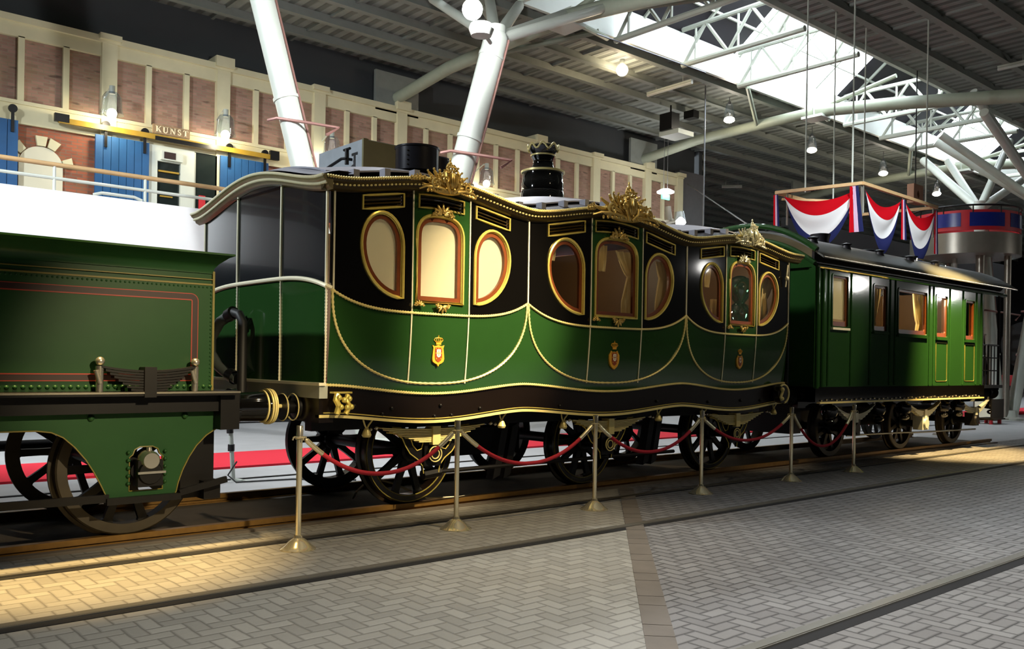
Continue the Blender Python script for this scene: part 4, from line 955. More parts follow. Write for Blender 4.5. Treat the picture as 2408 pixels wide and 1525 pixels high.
# second roof sheet carried on small brackets
def sheetz(x, y):
    t = (y-YC)/1.12; return corn(x)+.205+.16*(1-abs(t)**2)
g = MB(); g.rings([[(x, y, sheetz(x, y)+q) for y, q in [(y, 0) for y in lin(6.98, 9.22, 18)]+[(y, -.016) for y in reversed(lin(6.98, 9.22, 18))]] for x in lin(3.86, 11.0, 100)]); g.build('roof_sheet', 'roofsheet', R_, ang=60)
g = MB(); g.rings([[(xx, y, cend(min(max(y,YS),YF))+.115+.07*min(1,(xx-X0+.05)/.2)) for y in lin(6.85, 9.35, 30)] for xx in lin(X0-.03, X0+.3, 6)], cap=False); g.build('roof_fairing', 'roofsheet', R_, ang=60)
for k in range(22):
    x = 4.1+k*.325; g = MB(); g.box(x-.03, x+.03, 6.86, 6.95, corn(x)+.10, corn(x)+.20); g.build('roof_bracket', 'roofsheet', R_, smooth=False)
# roof fittings
g = MB(); g.box(4.86, 5.6, 8.0, 8.95, 3.42, 3.81); tk = g.build('roof_tank', 'tank', R_, smooth=False, label='grey water tank on the roof with black tap')
g = MB(); g.box(4.87, 5.6, 7.985, 8.0, 3.42, 3.80); g.box(4.84, 4.90, 7.97, 8.0, 3.42, 3.81); g.build('tank_side', 'tankside', tk, smooth=False)
g = MB(); g.tube([(4.84,8.2,3.62),(4.76,8.2,3.62),(4.74,8.24,3.62),(4.72,8.5,3.56),(4.6,8.8,3.46)], .016, 8); g.cyl((4.78,8.2,3.56),(4.78,8.2,3.72),.022); g.cyl((4.78,8.14,3.72),(4.78,8.26,3.72),.014); g.build('tap', 'iron', tk)
g = MB(); g.lathe((5.05,7.3,3.38),[(.0,0),(.215,0),(.215,.22),(.225,.225),(.225,.24),(.2,.24),(.0,.2)],n=28); dm = g.build('roof_drum', 'drum', R_)
g = MB()
for k in range(4): g.ball((5.05-.19,7.3-.11,3.42+.045*k),.008,6,4)
g.build('rivets', 'iron', dm)
g = MB(); g.lathe((5.40,7.5,3.38),[(.0,0),(.16,0),(.16,.21),(.17,.22),(.0,.22)],n=24); g.build('roof_drum', 'drum', R_)
CX, CY, CZ = 7.50, 8.1, 3.50
g = MB(); g.lathe((CX,CY,CZ),[(.0,-.05),(.30,-.05),(.275,.03),(.27,.12),(.262,.13),(.262,.24),(.255,.25),(.25,.36),(.27,.365),(.262,.39),(.15,.41),(.13,.46),(.125,.52),(.145,.56),(.145,.575),(.15,.60),(.175,.66),(.19,.68),(.18,.70),(.0,.70)],n=32); ch = g.build('chimney', 'black', R_)
g = MB(); g.lathe((CX,CY,CZ+.362),[(.255,0),(.275,.0),(.275,.022),(.255,.03)],n=32); g.lathe((CX,CY,CZ+.572),[(.14,0),(.158,.0),(.158,.018),(.14,.02)],n=32); g.lathe((CX,CY,CZ+.5),[(.12,0),(.128,.003),(.12,.006)],n=24)
for k in range(8):
    a = 2*pi*k/8; g.tube([(CX+.192*cos(a+q), CY+.192*sin(a+q), CZ+.68+.035*cos(q*8)) for q in lin(-.39,.39,9)], .012, 6)
g.build('chimney_band', 'goldw', ch)
# interior: floor, back panels, seats, curtains
g = MB(); g.box(X0+.1, X1-.05, YS+.1, YF-.05, 1.25, 1.3); g.build('inner_floor', 'maroon', R_, smooth=False)
g = MB()
for x in (6.065, 8.655): g.box(x-.03, x+.03, YS+.06, YF-.05, 1.3, 3.0)
g.box(X0+.2, X1-.1, YF-.08, YF-.05, 1.3, 3.0); g.box(X1-.10, X1-.06, YS+.06, YF-.05, 1.3, 3.0); g.pieces('partition', 'inner', R_, smooth=False)
for a, c, z in ((6.2,6.95,2.28),(8.05,8.5,2.1),(8.8,9.2,2.1)):
    g = MB(); g.box(a, c, 7.6, 9.2, 1.3, 1.9); g.box(a, c, 9.0, 9.3, 1.9, z+.25); g.build('sofa', 'maroon', R_, smooth=False)
g = MB(); g.box(6.35, 6.95, YF-.12, YF-.08, 2.25, 2.75); g.build('mirror', 'curtain', R_, smooth=False)
curtain(R_, 7.50, 7.90, 2.06, 2.80, YS+.13, (2.52,.42), -1); curtain(R_, 7.16, 7.36, 2.55, 2.84, YS+.13, None, 1)
curtain(R_, 8.22, 8.48, 2.06, 2.74, YS+.13, (2.55,.7), -1); curtain(R_, 6.36, 6.56, 2.6, 2.8, YS+.12, None, 1)
curtain(R_, 9.10, 9.28, 2.50, 2.74, YS+.12, None, 1); curtain(R_, 9.38, 9.46, 2.1, 2.36, YS+.16, None, 1)
curtain(R_, 10.42, 10.74, 2.07, 2.72, YS+.13, (2.42,.45), 1)
l = point('saloon_fill', (5.45, 7.5, 2.1), 130, (1,.93,.78), .12); l.parent = R_; l.matrix_parent_inverse = Matrix.Translation(-V(R_.location))  # unseen light added behind the blinds to make them glow
l = point('saloon_fill', (7.4, 8.0, 2.75), 22, (1,.8,.5), .12); l.parent = R_; l.matrix_parent_inverse = Matrix.Translation(-V(R_.location))  # added fill for the middle bay interior, no fitting
l = point('saloon_fill', (9.6, 7.6, 2.8), 30, (1,.8,.5), .12); l.parent = R_; l.matrix_parent_inverse = Matrix.Translation(-V(R_.location))  # added fill for the third bay interior, no fitting
# undergear
g = MB(); g.box(X0+.1, X1-.1, 7.15, 7.27, .86, 1.1); g.box(X0+.1, X1-.1, 8.93, 9.05, .86, 1.1); g.box(X0+.1, X1-.1, YS+.12, YF-.12, 1.1, 1.2); g.pieces('underframe', 'iron', R_, smooth=False)
for wx, wr_ in ((5.07,.53),(7.55,.505),(10.03,.525)):
    for y_, inn in ((7.365,1),(9.035,-1)): wheel(R_, wx, y_, .08+wr_, wr_, 10, inn, 'olive' if inn > 0 else None, 'chassis' if inn > 0 else 'iron')
    g = MB(); g.cyl((wx,7.0,.08+wr_),(wx,9.2,.08+wr_),.06); g.build('axle', 'iron', R_)
    leafspring(R_, wx, 6.98, .885, 1.22, 8, .03, 'goldw', .08, .0125)
    sy = 6.99; zc = .08+wr_
    # carved axle guard: two S curves meeting at the axlebox
    for s_ in (-1, 1):
        cv = [(.52,.83),(.42,.82),(.34,.77),(.30,.69),(.25,.62),(.16,.56),(.10,.49),(.09,.42)]; ci = [(.46,.88),(.36,.87),(.26,.80),(.22,.70),(.17,.645),(.12,.66),(.09,.74),(.085,.80)]
        A = [(wx+s_*a, b) for a, b in cv]; B = [(wx+s_*a, b) for a, b in ci]
        g = MB(); g.plate(A+B[::-1], [], XZ(sy+.02), .03); ag = g.build('axle_guard', 'iron', R_, smooth=False)
        g = MB(); tubeo(g, A, sy+.016, .006); tubeo(g, B, sy+.016, .006); g.build('guard_lining', 'gold', ag)
    g = MB(); g.box(wx-.10, wx+.10, sy-.01, sy+.12, zc-.12, zc+.14); g.lathe((wx,sy-.05,zc),[(.0,0),(.07,0),(.08,.02),(.08,.06)],'Y',22); bx_ = g.build('axle_box', 'iron', R_, ang=30)
    g = MB()
    for rr in (.074,.045): g.tube([(wx+rr*cos(a),sy-.052,zc+rr*sin(a)) for a in lin(0,2*pi,25)[:-1]], .006, 5, closed=True)
    g.build('box_rings', 'goldw', bx_)
    for s_ in (-1, 1):
        hx = wx+s_*.80; hz = chas(hx)
        g = MB(); g.lathe((hx,6.9,hz-.17),[(.0,0),(.035,.0),(.045,.02),(.03,.06),(.018,.08)],n=14)
        for q in (-1,1): g.tube([(hx,6.9,hz-.10),(hx+q*.02,6.9,hz-.06),(hx+q*.05,6.88,hz-.01)], .008, 5)
        g.build('spring_hook', 'goldw', R_); g = MB(); g.ball((wx+s_*.68,6.93,.885),.02,10,6); g.ball((wx+s_*.74,6.93,.875),.018,10,6); g.pieces('shackle_pin', 'steel', R_)
g = MB(); g.tube([(5.2,7.05,.42),(6.5,7.1,.42),(8.9,7.1,.42)], .022, 8); g.tube([(5.0,7.05,.40),(5.2,7.05,.42)], .05, 8); g.build('brake_rod', 'iron', R_)
for x in (6.2, 6.35, 8.65, 8.8):
    g = MB(); g.obox((x,7.35,.55),(.05,0,.02),(0,.06,0),(.06,0,.28)); g.build('brake_block', 'iron', R_, smooth=False)
g = MB(); g.box(6.0,7.0,7.9,8.3,.45,.75); g.cyl((8.4,8.2,.6),(9.2,8.2,.6),.16); g.pieces('brake_gear', 'iron', R_, ang=30)
for yb in (7.2, 9.0):
    g = MB(); g.lathe((X0,yb,1.08),[(.0,-.17),(.115,-.17),(.12,-.15),(.06,-.14),(.055,-.05),(.1,-.04),(.12,.0)],'X',26); bf = g.build('buffer', 'iron', R_)
    g = MB()
    for q in (-.16,-.06): g.tube([(X0+q,yb+.117*cos(a),1.08+.117*sin(a)) for a in lin(0,2*pi,25)[:-1]], .006, 5, closed=True)
    g.build('buffer_ring', 'goldw', bf)
    g = MB(); g.lathe((X1,yb,1.08),[(.12,-.0),(.1,.04),(.055,.05),(.06,.2),(.12,.22),(.11,.25),(.0,.25)],'X',26); g.build('buffer', 'iron', R_)
def endbracket(x, z):
    g = MB(); g.box(x-.09,x+.09,6.69,6.76,z+.085,z+.10); g.tube([(x-.05,6.70,z+.08),(x-.07,6.69,z+.03),(x-.04,6.69,z-.02),(x-.06,6.69,z-.09)], .028, 8); g.tube([(x+.05,6.70,z+.07),(x+.03,6.68,z+.02),(x+.06,6.68,z-.02),(x+.02,6.68,z-.09)], .024, 8)
    for q in ((-.05,.05),(.05,.04),(.0,.03),(-.03,-.03),(.03,-.035),(.07,-.03)): g.ball((x+q[0],6.67,z+q[1]),.026,10,6)
    g.build('brass_bracket', 'gold', R_)
endbracket(3.90, 1.13)
g = MB(); g.cyl((10.72,6.76,1.14),(10.72,6.68,1.14),.13,n=26); g.build('end_roundel', 'chassis', R_)
g = MB(); g.tube([(10.72+.125*cos(a),6.68,1.14+.125*sin(a)) for a in lin(-1.4,2.2,20)], .014, 6); g.tube([(10.66,6.67,1.21),(10.69,6.67,1.19),(10.66,6.67,1.14),(10.63,6.67,1.09),(10.66,6.67,1.06)], .02, 8); g.ball((10.66,6.66,1.2),.03); g.ball((10.655,6.66,1.075),.028); g.build('scroll_ornament', 'goldw', R_)
# pipe and hose on the left end
g = MB(); g.tube([(3.66,8.2,.95),(3.66,8.2,1.86),(3.64,8.24,1.93),(3.62,8.34,1.95)], .045, 12); vp = g.build('vacuum_pipe', 'rubber', R_)
g = MB(); g.tube([(3.62,8.36,1.94),(3.58,8.55,1.86),(3.56,8.72,1.70),(3.57,8.74,1.55),(3.6,8.62,1.42),(3.64,8.44,1.33),(3.66,8.3,1.30)], .052, 12); g.build('hose', 'hosegrey', vp)
g = MB(); g.cyl((3.62,8.32,1.95),(3.61,8.42,1.92),.065); g.cyl((3.65,8.46,1.34),(3.66,8.36,1.31),.068); g.pieces('hose_clip', 'iron', vp)
# step lamp at the right of the last bay
g = MB(); g.ball((10.79,6.70,2.72),.03); g.tube([(10.79,6.72,2.6),(10.79,6.69,2.9)], .012, 6); g.build('side_hook', 'cream', R_)
t = thing('glass_lamp', 'pale green glass lamp standing behind the arched window of the third bay', 'lamp', (10.16, 7.02, 1.9))
g = MB(); g.lathe((10.16,7.02,1.9),[(.0,0),(.10,.0),(.05,.04),(.04,.1),(.14,.22),(.17,.32),(.12,.42),(.07,.46),(.16,.58),(.18,.68),(.13,.78),(.06,.82),(.0,.83)],n=22); g.build('lamp_body', 'teal', t)
g = MB(); g.box(9.9,10.4,6.9,7.4,1.305,1.9); tag(g.build('side_table', 'inner', smooth=False), 'small dark table carrying the green glass lamp in the third bay', 'table')

# ================================================================== SECOND CARRIAGE
S_ = thing('plain_carriage', 'plain glossy green carriage with rectangular windows behind the ornate one', 'railway carriage', (15, 8.1, 0))
SX0, SX1, SY0, SY1 = 11.78, 17.82, 6.85, 9.35
SW = [(12.26,12.73,2.12,2.90), (13.53,13.98,2.10,2.84), (14.36,15.42,2.08,2.83), (15.79,16.24,2.07,2.82), (17.0,17.42,2.06,2.80)]
ou = [(SX0,1.22),(SX1,1.22),(SX1,3.0),(SX0,3.0)]
wo_ = [rrect(a,b,c,d,.035,3) for a,b,c,d in SW]
m = MB(); m.plate(ou, wo_, XZ(SY0), .04); m.build('side_panel', 'green2', S_, smooth=False)
m = MB(); m.box(SX0,SX1,SY1-.04,SY1,1.22,3.0); m.box(SX0,SX0+.04,SY0+.04,SY1,1.22,3.0); m.box(SX1-.04,SX1,SY0+.04,SY1,1.22,3.0); m.pieces('end_walls', 'green2', S_, smooth=False)
def arcroof(z0, y, h, hw=1.30): t = (y-8.1)/hw; return z0+h*(1-abs(t)**2.2)
m = MB(); m.rings([[(SX0-.03, y, z) for y, z in [(y, arcroof(2.98,y,.44)) for y in lin(SY0,SY1,20)]+[(SY1,2.97),(SY0,2.97)]], [(SX0+.05, y, z) for y, z in [(y, arcroof(2.98,y,.44)) for y in lin(SY0,SY1,20)]+[(SY1,2.97),(SY0,2.97)]]]); m.build('end_gable', 'green2', S_, ang=30)
m = MB(); m.tube([(SX0-.05, y, arcroof(3.0,y,.46)) for y in lin(SY0-.02,SY1+.02,24)], .035, 8); m.tube([(SX0-.07, y, arcroof(3.17,y,.50,1.36)) for y in lin(SY0-.06,SY1+.06,24)], .045, 8); m.build('end_arch_moulding', 'green2', S_)
for y in (SY0+.01, 7.42, 8.1, 8.75):
    m = MB(); m.box(SX0-.035,SX0,y-.03,y+.03,1.22,2.98); m.build('end_pilaster', 'green2', S_, smooth=False)
# vertical beads and waist
xs_ = [SX0+.04, 11.98, 12.15, 12.82, 13.42, 14.08, 14.26, 15.52, 15.68, 16.34, 16.9, 17.5, 17.72]
for x in xs_:
    m = MB(); m.tube([(x, SY0-.002, z) for z in (1.24, 2.1, 2.98)], .017, 6); m.build('side_bead', 'green2', S_)
m = MB(); m.box(SX0-.02,SX0+.09,SY0-.02,SY0+.09,1.2,3.0); m.cyl((SX0+.03,SY0-.01,1.2),(SX0+.03,SY0-.01,2.98),.045,n=12); m.cyl((SX0+.22,SY0+.02,1.22),(SX0+.22,SY0+.02,2.98),.055,n=12); m.build('corner_post', 'green2', S_)
m = MB()
for a, b, c, d in SW[3:]: m.tube([(x, SY0-.003, z) for x, z in rrect(a-.0,b+.0,1.30,1.98,.03,3)], .006, 5, closed=True)
m.pieces('panel_lining', 'olive', S_)
for i, ((a, b, c, d), ol) in enumerate(zip(SW, wo_)):
    m = MB(); m.plate(offset(ol,-.018), [offset(ol,.01)], XZ(SY0-.012), .03); wn = m.build('window', 'green2', S_, smooth=False)
    m = MB(); m.plate(rrect(a+.008,b-.008,c+.008,d-.008,.03,3), [rrect(a+.045,b-.045,c+.08,d-.045,.03,3)], XZ(SY0+.012), .03); m.build('wooden_frame', 'brown', wn, smooth=False)
    m = MB(); m.box(a-.02,b+.02,SY0-.035,SY0+.01,c-.045,c-.01); m.build('sill', 'cream' if i < 1 else 'green2', wn, smooth=False)
    m = MB(); m.plate(offset(ol,.02), [], XZ(SY0+.045), .004); m.build('glass_pane', 'glass', wn, smooth=False)
    if i == 0: m = MB(); m.box(a+.01,b+.02,SY0+.052,SY0+.055,c+.12,d-.02); m.build('blind', 'blind', wn, smooth=False)
curtain(S_, 13.74, 14.0, 2.12, 2.80, SY0+.13, (2.33,.4), 1); curtain(S_, 15.15, 15.52, 2.1, 2.80, SY0+.13, (2.3,.5), -1)
m = MB(); m.box(SX0+.1,SX1-.1,SY0+.1,SY1-.1,1.22,1.28); m.box(SX0+.1,SX1-.1,SY1-.12,SY1-.08,1.3,2.95); m.box(13.2,13.24,SY0+.1,SY1,1.3,2.9); m.box(16.6,16.64,SY0+.1,SY1,1.3,2.9); m.pieces('interior', 'inner', S_, smooth=False)
# roof with overhang at the far end
def r2(y): return arcroof(3.10, y, .50, 1.44)
m = MB()
for zoff, nm in ((0, 0),):
    yy = lin(6.68, 9.52, 26)
    m.rings([[(x, y, r2(y)) for y in yy]+[(x, y, r2(y)-.03) for y in reversed(yy)] for x in lin(SX0-.08, 19.05, 30)])
m.build('roof', 'roofgrey', S_, ang=60)
m = MB(); m.rings([[(x,SY0-.03,2.955),(x,SY0-.055,2.975),(x,SY0-.05,3.0),(x,SY0-.0,3.03),(x,SY0+.02,2.955)] for x in lin(SX0-.02,18.85,6)]); m.build('cornice', 'green2', S_, ang=30)
m = MB(); m.box(SX0,18.9,SY0+.02,SY0+.06,2.98,3.24); m.build('frieze', 'iron', S_, smooth=False)
m = MB(); m.tube([(x, 6.69, 3.105) for x in (SX0-.05, 19.03)], .012, 6); m.build('gutter', 'steel', S_)
for x, h in ((12.6,.16),(13.9,.2),(15.6,.08),(17.2,.12)):
    m = MB(); m.lathe((x,8.0,3.58),[(.0,0),(.16,.0),(.14,.1),(.17,h),(.0,h+.03)],n=18); m.build('roof_vent', 'roofdark', S_)
for x in (12.3,13.3,14.4,15.5,16.5):
    m = MB(); m.lathe((x,7.2,3.38),[(.0,0),(.08,.0),(.06,.08),(.09,.1),(.0,.13)],n=14); m.build('roof_vent', 'roofdark', S_)
m = MB(); m.tube([(16.0,7.3,3.4),(16.0,7.3,3.5),(17.2,7.3,3.5),(17.2,7.3,3.4)], .015, 6); m.build('roof_rail', 'steel', S_)
# solebar and step line
m = MB(); m.box(SX0-.05,SX1+.1,SY0+.0,SY0+.1,1.0,1.22); m.box(SX0-.05,SX1+.1,SY1-.1,SY1,1.0,1.22); m.box(SX0-.05,SX0+.05,SY0,SY1,1.0,1.22); m.box(SX0,SX1+1.0,7.1,7.2,.9,1.1); m.box(SX0,SX1+1.0,9.0,9.1,.9,1.1); m.box(SX1,18.9,SY0+.1,SY1-.1,1.12,1.22); m.pieces('solebar', 'black', S_, smooth=False)
m = MB(); m.box(SX0+.12,SX1+.0,SY0-.04,SY0+.02,.975,1.0); m.build('step_edge', 'goldw', S_, smooth=False)
m = MB()
for k in range(40): m.ball((SX0+.2+k*.145, SY0-.015, 1.02+.008*(k % 3)), .014, 6, 4)
m.pieces('bolt', 'steel', S_)
for wx in (13.2, 15.62, 17.78):
    for y_, inn in ((7.365,1),(9.035,-1)): wheel(S_, wx, y_, .08+.47, .47, 8, inn, None, 'tyre' if inn > 0 else 'iron')
    m = MB(); m.cyl((wx,7.0,.55),(wx,9.2,.55),.06); m.build('axle', 'iron', S_)
    leafspring(S_, wx, 6.98, .93, 1.25, 6, .15, 'cream' if wx < 17 else 'offwhite', .08, .013)
    m = MB(); m.box(wx-.12,wx+.12,6.93,7.1,.45,.70); m.lathe((wx,6.9,.56),[(.0,0),(.08,.0),(.10,.03),(.10,.08)],'Y',18); m.build('axle_box', 'iron' if wx < 15 or wx > 16 else 'offwhite', S_, ang=30)
    for s_ in (-1,1):
        m = MB(); m.lathe((wx+s_*.76,6.97,.74),[(.0,0),(.10,.02),(.13,.08),(.12,.16),(.07,.2),(.0,.22)],n=16); m.ell((wx+s_*.76,6.95,.69),(.1,0,0),(0,.08,0),(0,0,.05)); m.build('rubber_buffer', 'black', S_)
        m = MB(); m.cyl((wx+s_*.66,6.98,.91),(wx+s_*.66,6.98,.99),.022); m.build('shackle_pin', 'steel', S_)
m = MB(); m.tube([(13.3,7.15,.43),(15.4,7.15,.40),(15.6,7.12,.39),(18.3,7.15,.35)], .016, 6); m.build('bright_rod', 'steel', S_)
for yb in (7.2, 9.0):
    m = MB(); m.lathe((SX0-.05,yb,1.06),[(.12,0),(.1,-.08),(.06,-.1),(.06,-.3),(.13,-.32),(.12,-.36),(.0,-.37)],'X',22); m.build('buffer', 'iron', S_)
    m = MB(); m.lathe((18.9,yb,1.06),[(.12,0),(.1,.08),(.06,.1),(.06,.3),(.13,.32),(.0,.36)],'X',22); m.build('buffer', 'iron', S_)
m = MB(); m.box(17.82,18.95,6.9,9.3,1.16,1.22); m.build('platform_floor', 'iron', S_, smooth=False)
for y in (6.95, 9.25):
    m = MB(); m.tube([(18.85,y,1.2),(18.85,y,3.15)], .025, 8); m.tube([(18.35,y,2.0),(18.85,y,2.0)], .018, 6); m.tube([(18.0,y,2.0),(18.35,y,2.0),(18.35,y,1.2)], .018, 6); m.build('canopy_post', 'iron', S_)
m = MB()
for x in (18.05,18.2,18.5,18.65): m.tube([(x,6.95,1.22),(x,6.95,2.0)], .01, 5)
for z in (1.5,1.75): m.tube([(18.0,6.95,z),(18.85,6.95,z)], .012, 5)
m.build('platform_railing', 'iron', S_)
m = MB(); m.box(18.1,18.7,6.75,7.1,.55,.58); m.box(18.1,18.7,6.78,6.8,.58,.95); m.pieces('foot_step', 'iron', S_, smooth=False)
m = MB(); m.box(12.6,18.0,7.8,8.4,.5,.8); m.box(11.9,12.2,7.3,8.9,.5,1.0); m.pieces('brake_gear', 'iron', S_, smooth=False)
l = point('saloon_fill', (12.7, 7.5, 2.6), 30, (1,.86,.6), .1); l.parent = S_; l.matrix_parent_inverse = Matrix.Translation(-V(S_.location))  # unseen light added to brighten the first window's blind
l = point('saloon_fill', (14.9, 7.5, 2.8), 90, (1,.8,.5), .1); l.parent = S_; l.matrix_parent_inverse = Matrix.Translation(-V(S_.location))  # unseen light added to brighten the curtains

# ================================================================== POSTS AND ROPES
PS = [(3.34,6.39),(4.866,6.33),(6.675,6.345),(8.53,6.39),(10.49,6.41),(12.19,6.435)]
PL = ['brass rope post nearest the tender, leftmost of the row','brass rope post in front of the first carriage spring','brass rope post in front of the middle carriage wheel','brass rope post before the third carriage wheel','brass rope post before the gap between the two carriages','last brass rope post, in front of the plain green carriage']
x, y = PS[0]
p0 = thing('rope_post', PL[0], 'stanchion', (x, y, 0), 'brass posts along the train')
m = MB(); m.lathe((x,y,0),[(.0,.0),(.140,.0),(.142,.010),(.128,.018),(.105,.034),(.078,.062),(.050,.082),(.034,.092),(.030,.112),(.0,.112)],n=40); m.build('base', 'brass', p0)
m = MB(); m.lathe((x,y,.10),[(.0,0),(.0225,.0),(.0225,.79),(.0,.79)],n=24); m.build('pole', 'brass', p0, ang=30)
m = MB(); m.lathe((x,y,.885),[(.0,0),(.027,.0),(.027,.085),(.024,.092),(.0,.092)],n=24); m.build('cap', 'steel', p0, ang=30)
m = MB(); m.tube([(x+.042*cos(a),y+.042*sin(a),.885) for a in lin(0,2*pi,21)[:-1]], .008, 6, closed=True)
for a in (0, pi/2, pi, 3*pi/2): m.tube([(x+.02*cos(a),y+.02*sin(a),.885),(x+.055*cos(a),y+.055*sin(a),.885),(x+.06*cos(a),y+.06*sin(a),.865)], .007, 6)
m.build('hook_ring', 'brass', p0)
for k in range(1, 6): dup(p0, (PS[k][0], PS[k][1], 0), PL[k])
RL = ['crimson rope hanging between the two leftmost brass posts','crimson rope between the second and third posts from the tender','crimson rope before the middle and third carriage wheels','crimson rope hanging across the ornate carriage end','crimson rope hanging deepest, in front of the plain carriage wheel']
for k, low in enumerate((.55,.535,.545,.585,.42)):
    a, b = V((PS[k][0]+.06,PS[k][1],.86)), V((PS[k+1][0]-.06,PS[k+1][1],.86))
    t = thing('rope', RL[k], 'rope', ((a.x+b.x)/2, (a.y+b.y)/2, low), 'crimson ropes between the brass posts')
    pt = []
    for q in lin(0,1,41):
        p = a.lerp(b, q); c = .86-(.86-low)*(1-abs(2*q-1)**2.1); pt.append((p.x, p.y, c))
    m = MB(); m.tube(pt[3:-3], .0185, 12); m.build('cord', 'rope', t)
    for seg in (pt[:5], pt[-5:]):
        m = MB(); m.tube(seg, .021, 12); m.ball(seg[0] if seg is not pt[-5:] and seg[0] == pt[0] else seg[-1], .016, 8, 6); m.build('end_ferrule', 'brass', t)

# ================================================================== BACKGROUND THINGS
# light stand behind the tender
t = thing('light_stand', 'thin white light stand behind the tender end', 'stand', (4.53, 10.3, 0))
m = MB(); m.tube([(4.53,10.35,.02),(4.46,10.3,.75),(4.42,10.25,1.5)], .028, 8); m.tube([(4.53,10.35,.03),(4.7,10.2,.0)], .02, 6); m.build('pole', 'white', t)
m = MB(); m.cyl((4.49,10.33,.38),(4.49,10.33,.46),.04); m.cyl((4.46,10.30,.6),(4.455,10.3,.68),.04); m.pieces('clamp', 'rubber', t)
m = MB(); m.tube([(4.55,10.3,.25),(4.42,10.25,.1),(4.5,10.2,.015),(5.2,10.1,.012),(5.8,9.6,.012)], .010, 6); m.build('cord', 'rubber', t)
m = MB(); m.tube([(4.98,8.3,.02),(4.9,8.1,.12),(4.98,7.95,.28),(5.25,7.95,.2),(5.6,7.8,.03),(6.0,7.75,.012),(6.2,7.8,.012)], .012, 6)
tag(m.build('loose_cable', 'cream'), 'loose white cable lying between the rails behind the first post', 'cable')
# hanging frame with flags
t = thing('hanging_frame', 'timber frame hung on rods above the plain carriage roof', 'frame', (20, 10.45, 5.5))
m = MB()
for a, b in (((17.85,11.4,5.5),(18.2,9.5,5.5)),((18.2,9.5,5.5),(22.2,9.65,5.5)),((22.2,9.65,5.5),(21.9,11.5,5.5)),((21.9,11.5,5.5),(17.85,11.4,5.5))): m.bar(a, b, .06, .07)
m.bar((17.95,11.3,5.35),(18.9,10.6,5.35),.05,.05); m.build('frame_bars', 'timber', t, smooth=False)
for x, y in ((18.25,10.9),(18.5,9.9),(21.9,9.8),(21.7,11.3),(20.2,11.3)):
    m = MB(); m.tube([(x,y,5.5),(x,y,10.3)], .02, 6); m.build('hanging_rod', 'offwhite', t)
m = MB()
for x, y in ((18.0,11.2),(18.25,9.55),(20.3,9.6),(22.1,9.7)): m.tube([(x,y,4.75),(x,y,5.5)], .025, 6)
m.pieces('drop_post', 'silvergrey', t)
def swag(p0, p1, zt, sags, label):
    # draped flag: bands between four hanging curves
    p0, p1 = V(p0), V(p1); n_ = (p1-p0).cross(V((0,0,1))).normalized()
    t = thing('flag_swag', label, 'flag', tuple((p0+p1)/2), 'draped flags on the hanging frame')
    for (sa, sb), mt, nm in zip(zip(sags[:-1], sags[1:]), ('flagr','flagw','flagb'), ('red_band','white_band','blue_band')):
        def fn(u, v):
            k = 1-abs(2*u-1)**2.0; s_ = sa+(sb-sa)*v; w0 = .05+.13*(sags.index(sa)+v)/3
            uu = .5+(u-.5)*(1-w0*.55*(1-k)); p = p0.lerp(p1, uu)
            return (p.x+n_.x*.05*sin(s_*11+u*3)*k, p.y+n_.y*.05*sin(s_*11+u*3)*k, zt-s_*k-.03*s_)
        m = MB(); m.grid(fn, lin(0,1,33), lin(0,1,7)); m.build(nm, mt, t, ang=80)
swag((17.88,11.28,5.4),(18.2,9.55,5.4), 5.42, (.20,.52,.98,1.22), 'widest draped flag on the near end of the hanging frame')
swag((18.3,9.52,5.4),(20.22,9.6,5.4), 5.40, (.25,.55,.95,1.28), 'draped flag in the middle of the hanging frame')
swag((20.36,9.6,5.4),(22.15,9.66,5.4), 5.40, (.25,.56,.98,1.32), 'draped flag at the far end of the hanging frame')
def ribbon(x, y, dx, dy, z1, z0, label):
    t = thing('ribbon_tail', label, 'ribbon', (x, y, z0), 'hanging ribbon tails between the flags')
    for i, mt in enumerate(('flagr','flagp','flagb')):
        m = MB(); m.grid(lambda u, v: (x+dx*(i+u)/3*(1.0-.45*v), y+dy*(i+u)/3*(1.0-.45*v)-.01*i+.012*sin(u*6), z0+(z1-z0)*v), lin(0,1,6), lin(0,1,8)); m.build('stripe', mt, t, ang=80)
ribbon(17.84,11.45,.02,-.14,5.45,4.45,'ribbon tail at the left corner of the widest flag')
ribbon(18.12,9.75,.06,-.28,5.45,4.45,'ribbon tail at the near corner of the hanging frame')
ribbon(20.18,9.58,.24,.01,5.42,4.5,'ribbon tail between the middle and far flags')
ribbon(22.1,9.66,.2,.02,5.42,4.35,'ribbon tail at the far right corner of the frame')
# speaker board
m = MB(); m.plate([(25.6,6.35),(26.2,6.35),(26.2,6.9),(25.6,6.9)], [[(25.9+.09*cos(a),6.62+.11*sin(a)) for a in lin(0,2*pi,19)[:-1]]], XZ(11.8), .2)
t = thing('speaker_board', 'square brown board with round hole beyond the hanging frame', 'speaker', (25.9, 11.9, 6.35)); m.build('board', 'board', t, smooth=False)
m = MB(); m.tube([(25.9,11.9,6.9),(25.9,11.9,10.3)], .02, 6); m.box(25.7,26.1,11.95,12.0,6.45,6.8); m.build('hanger', 'iron', t)
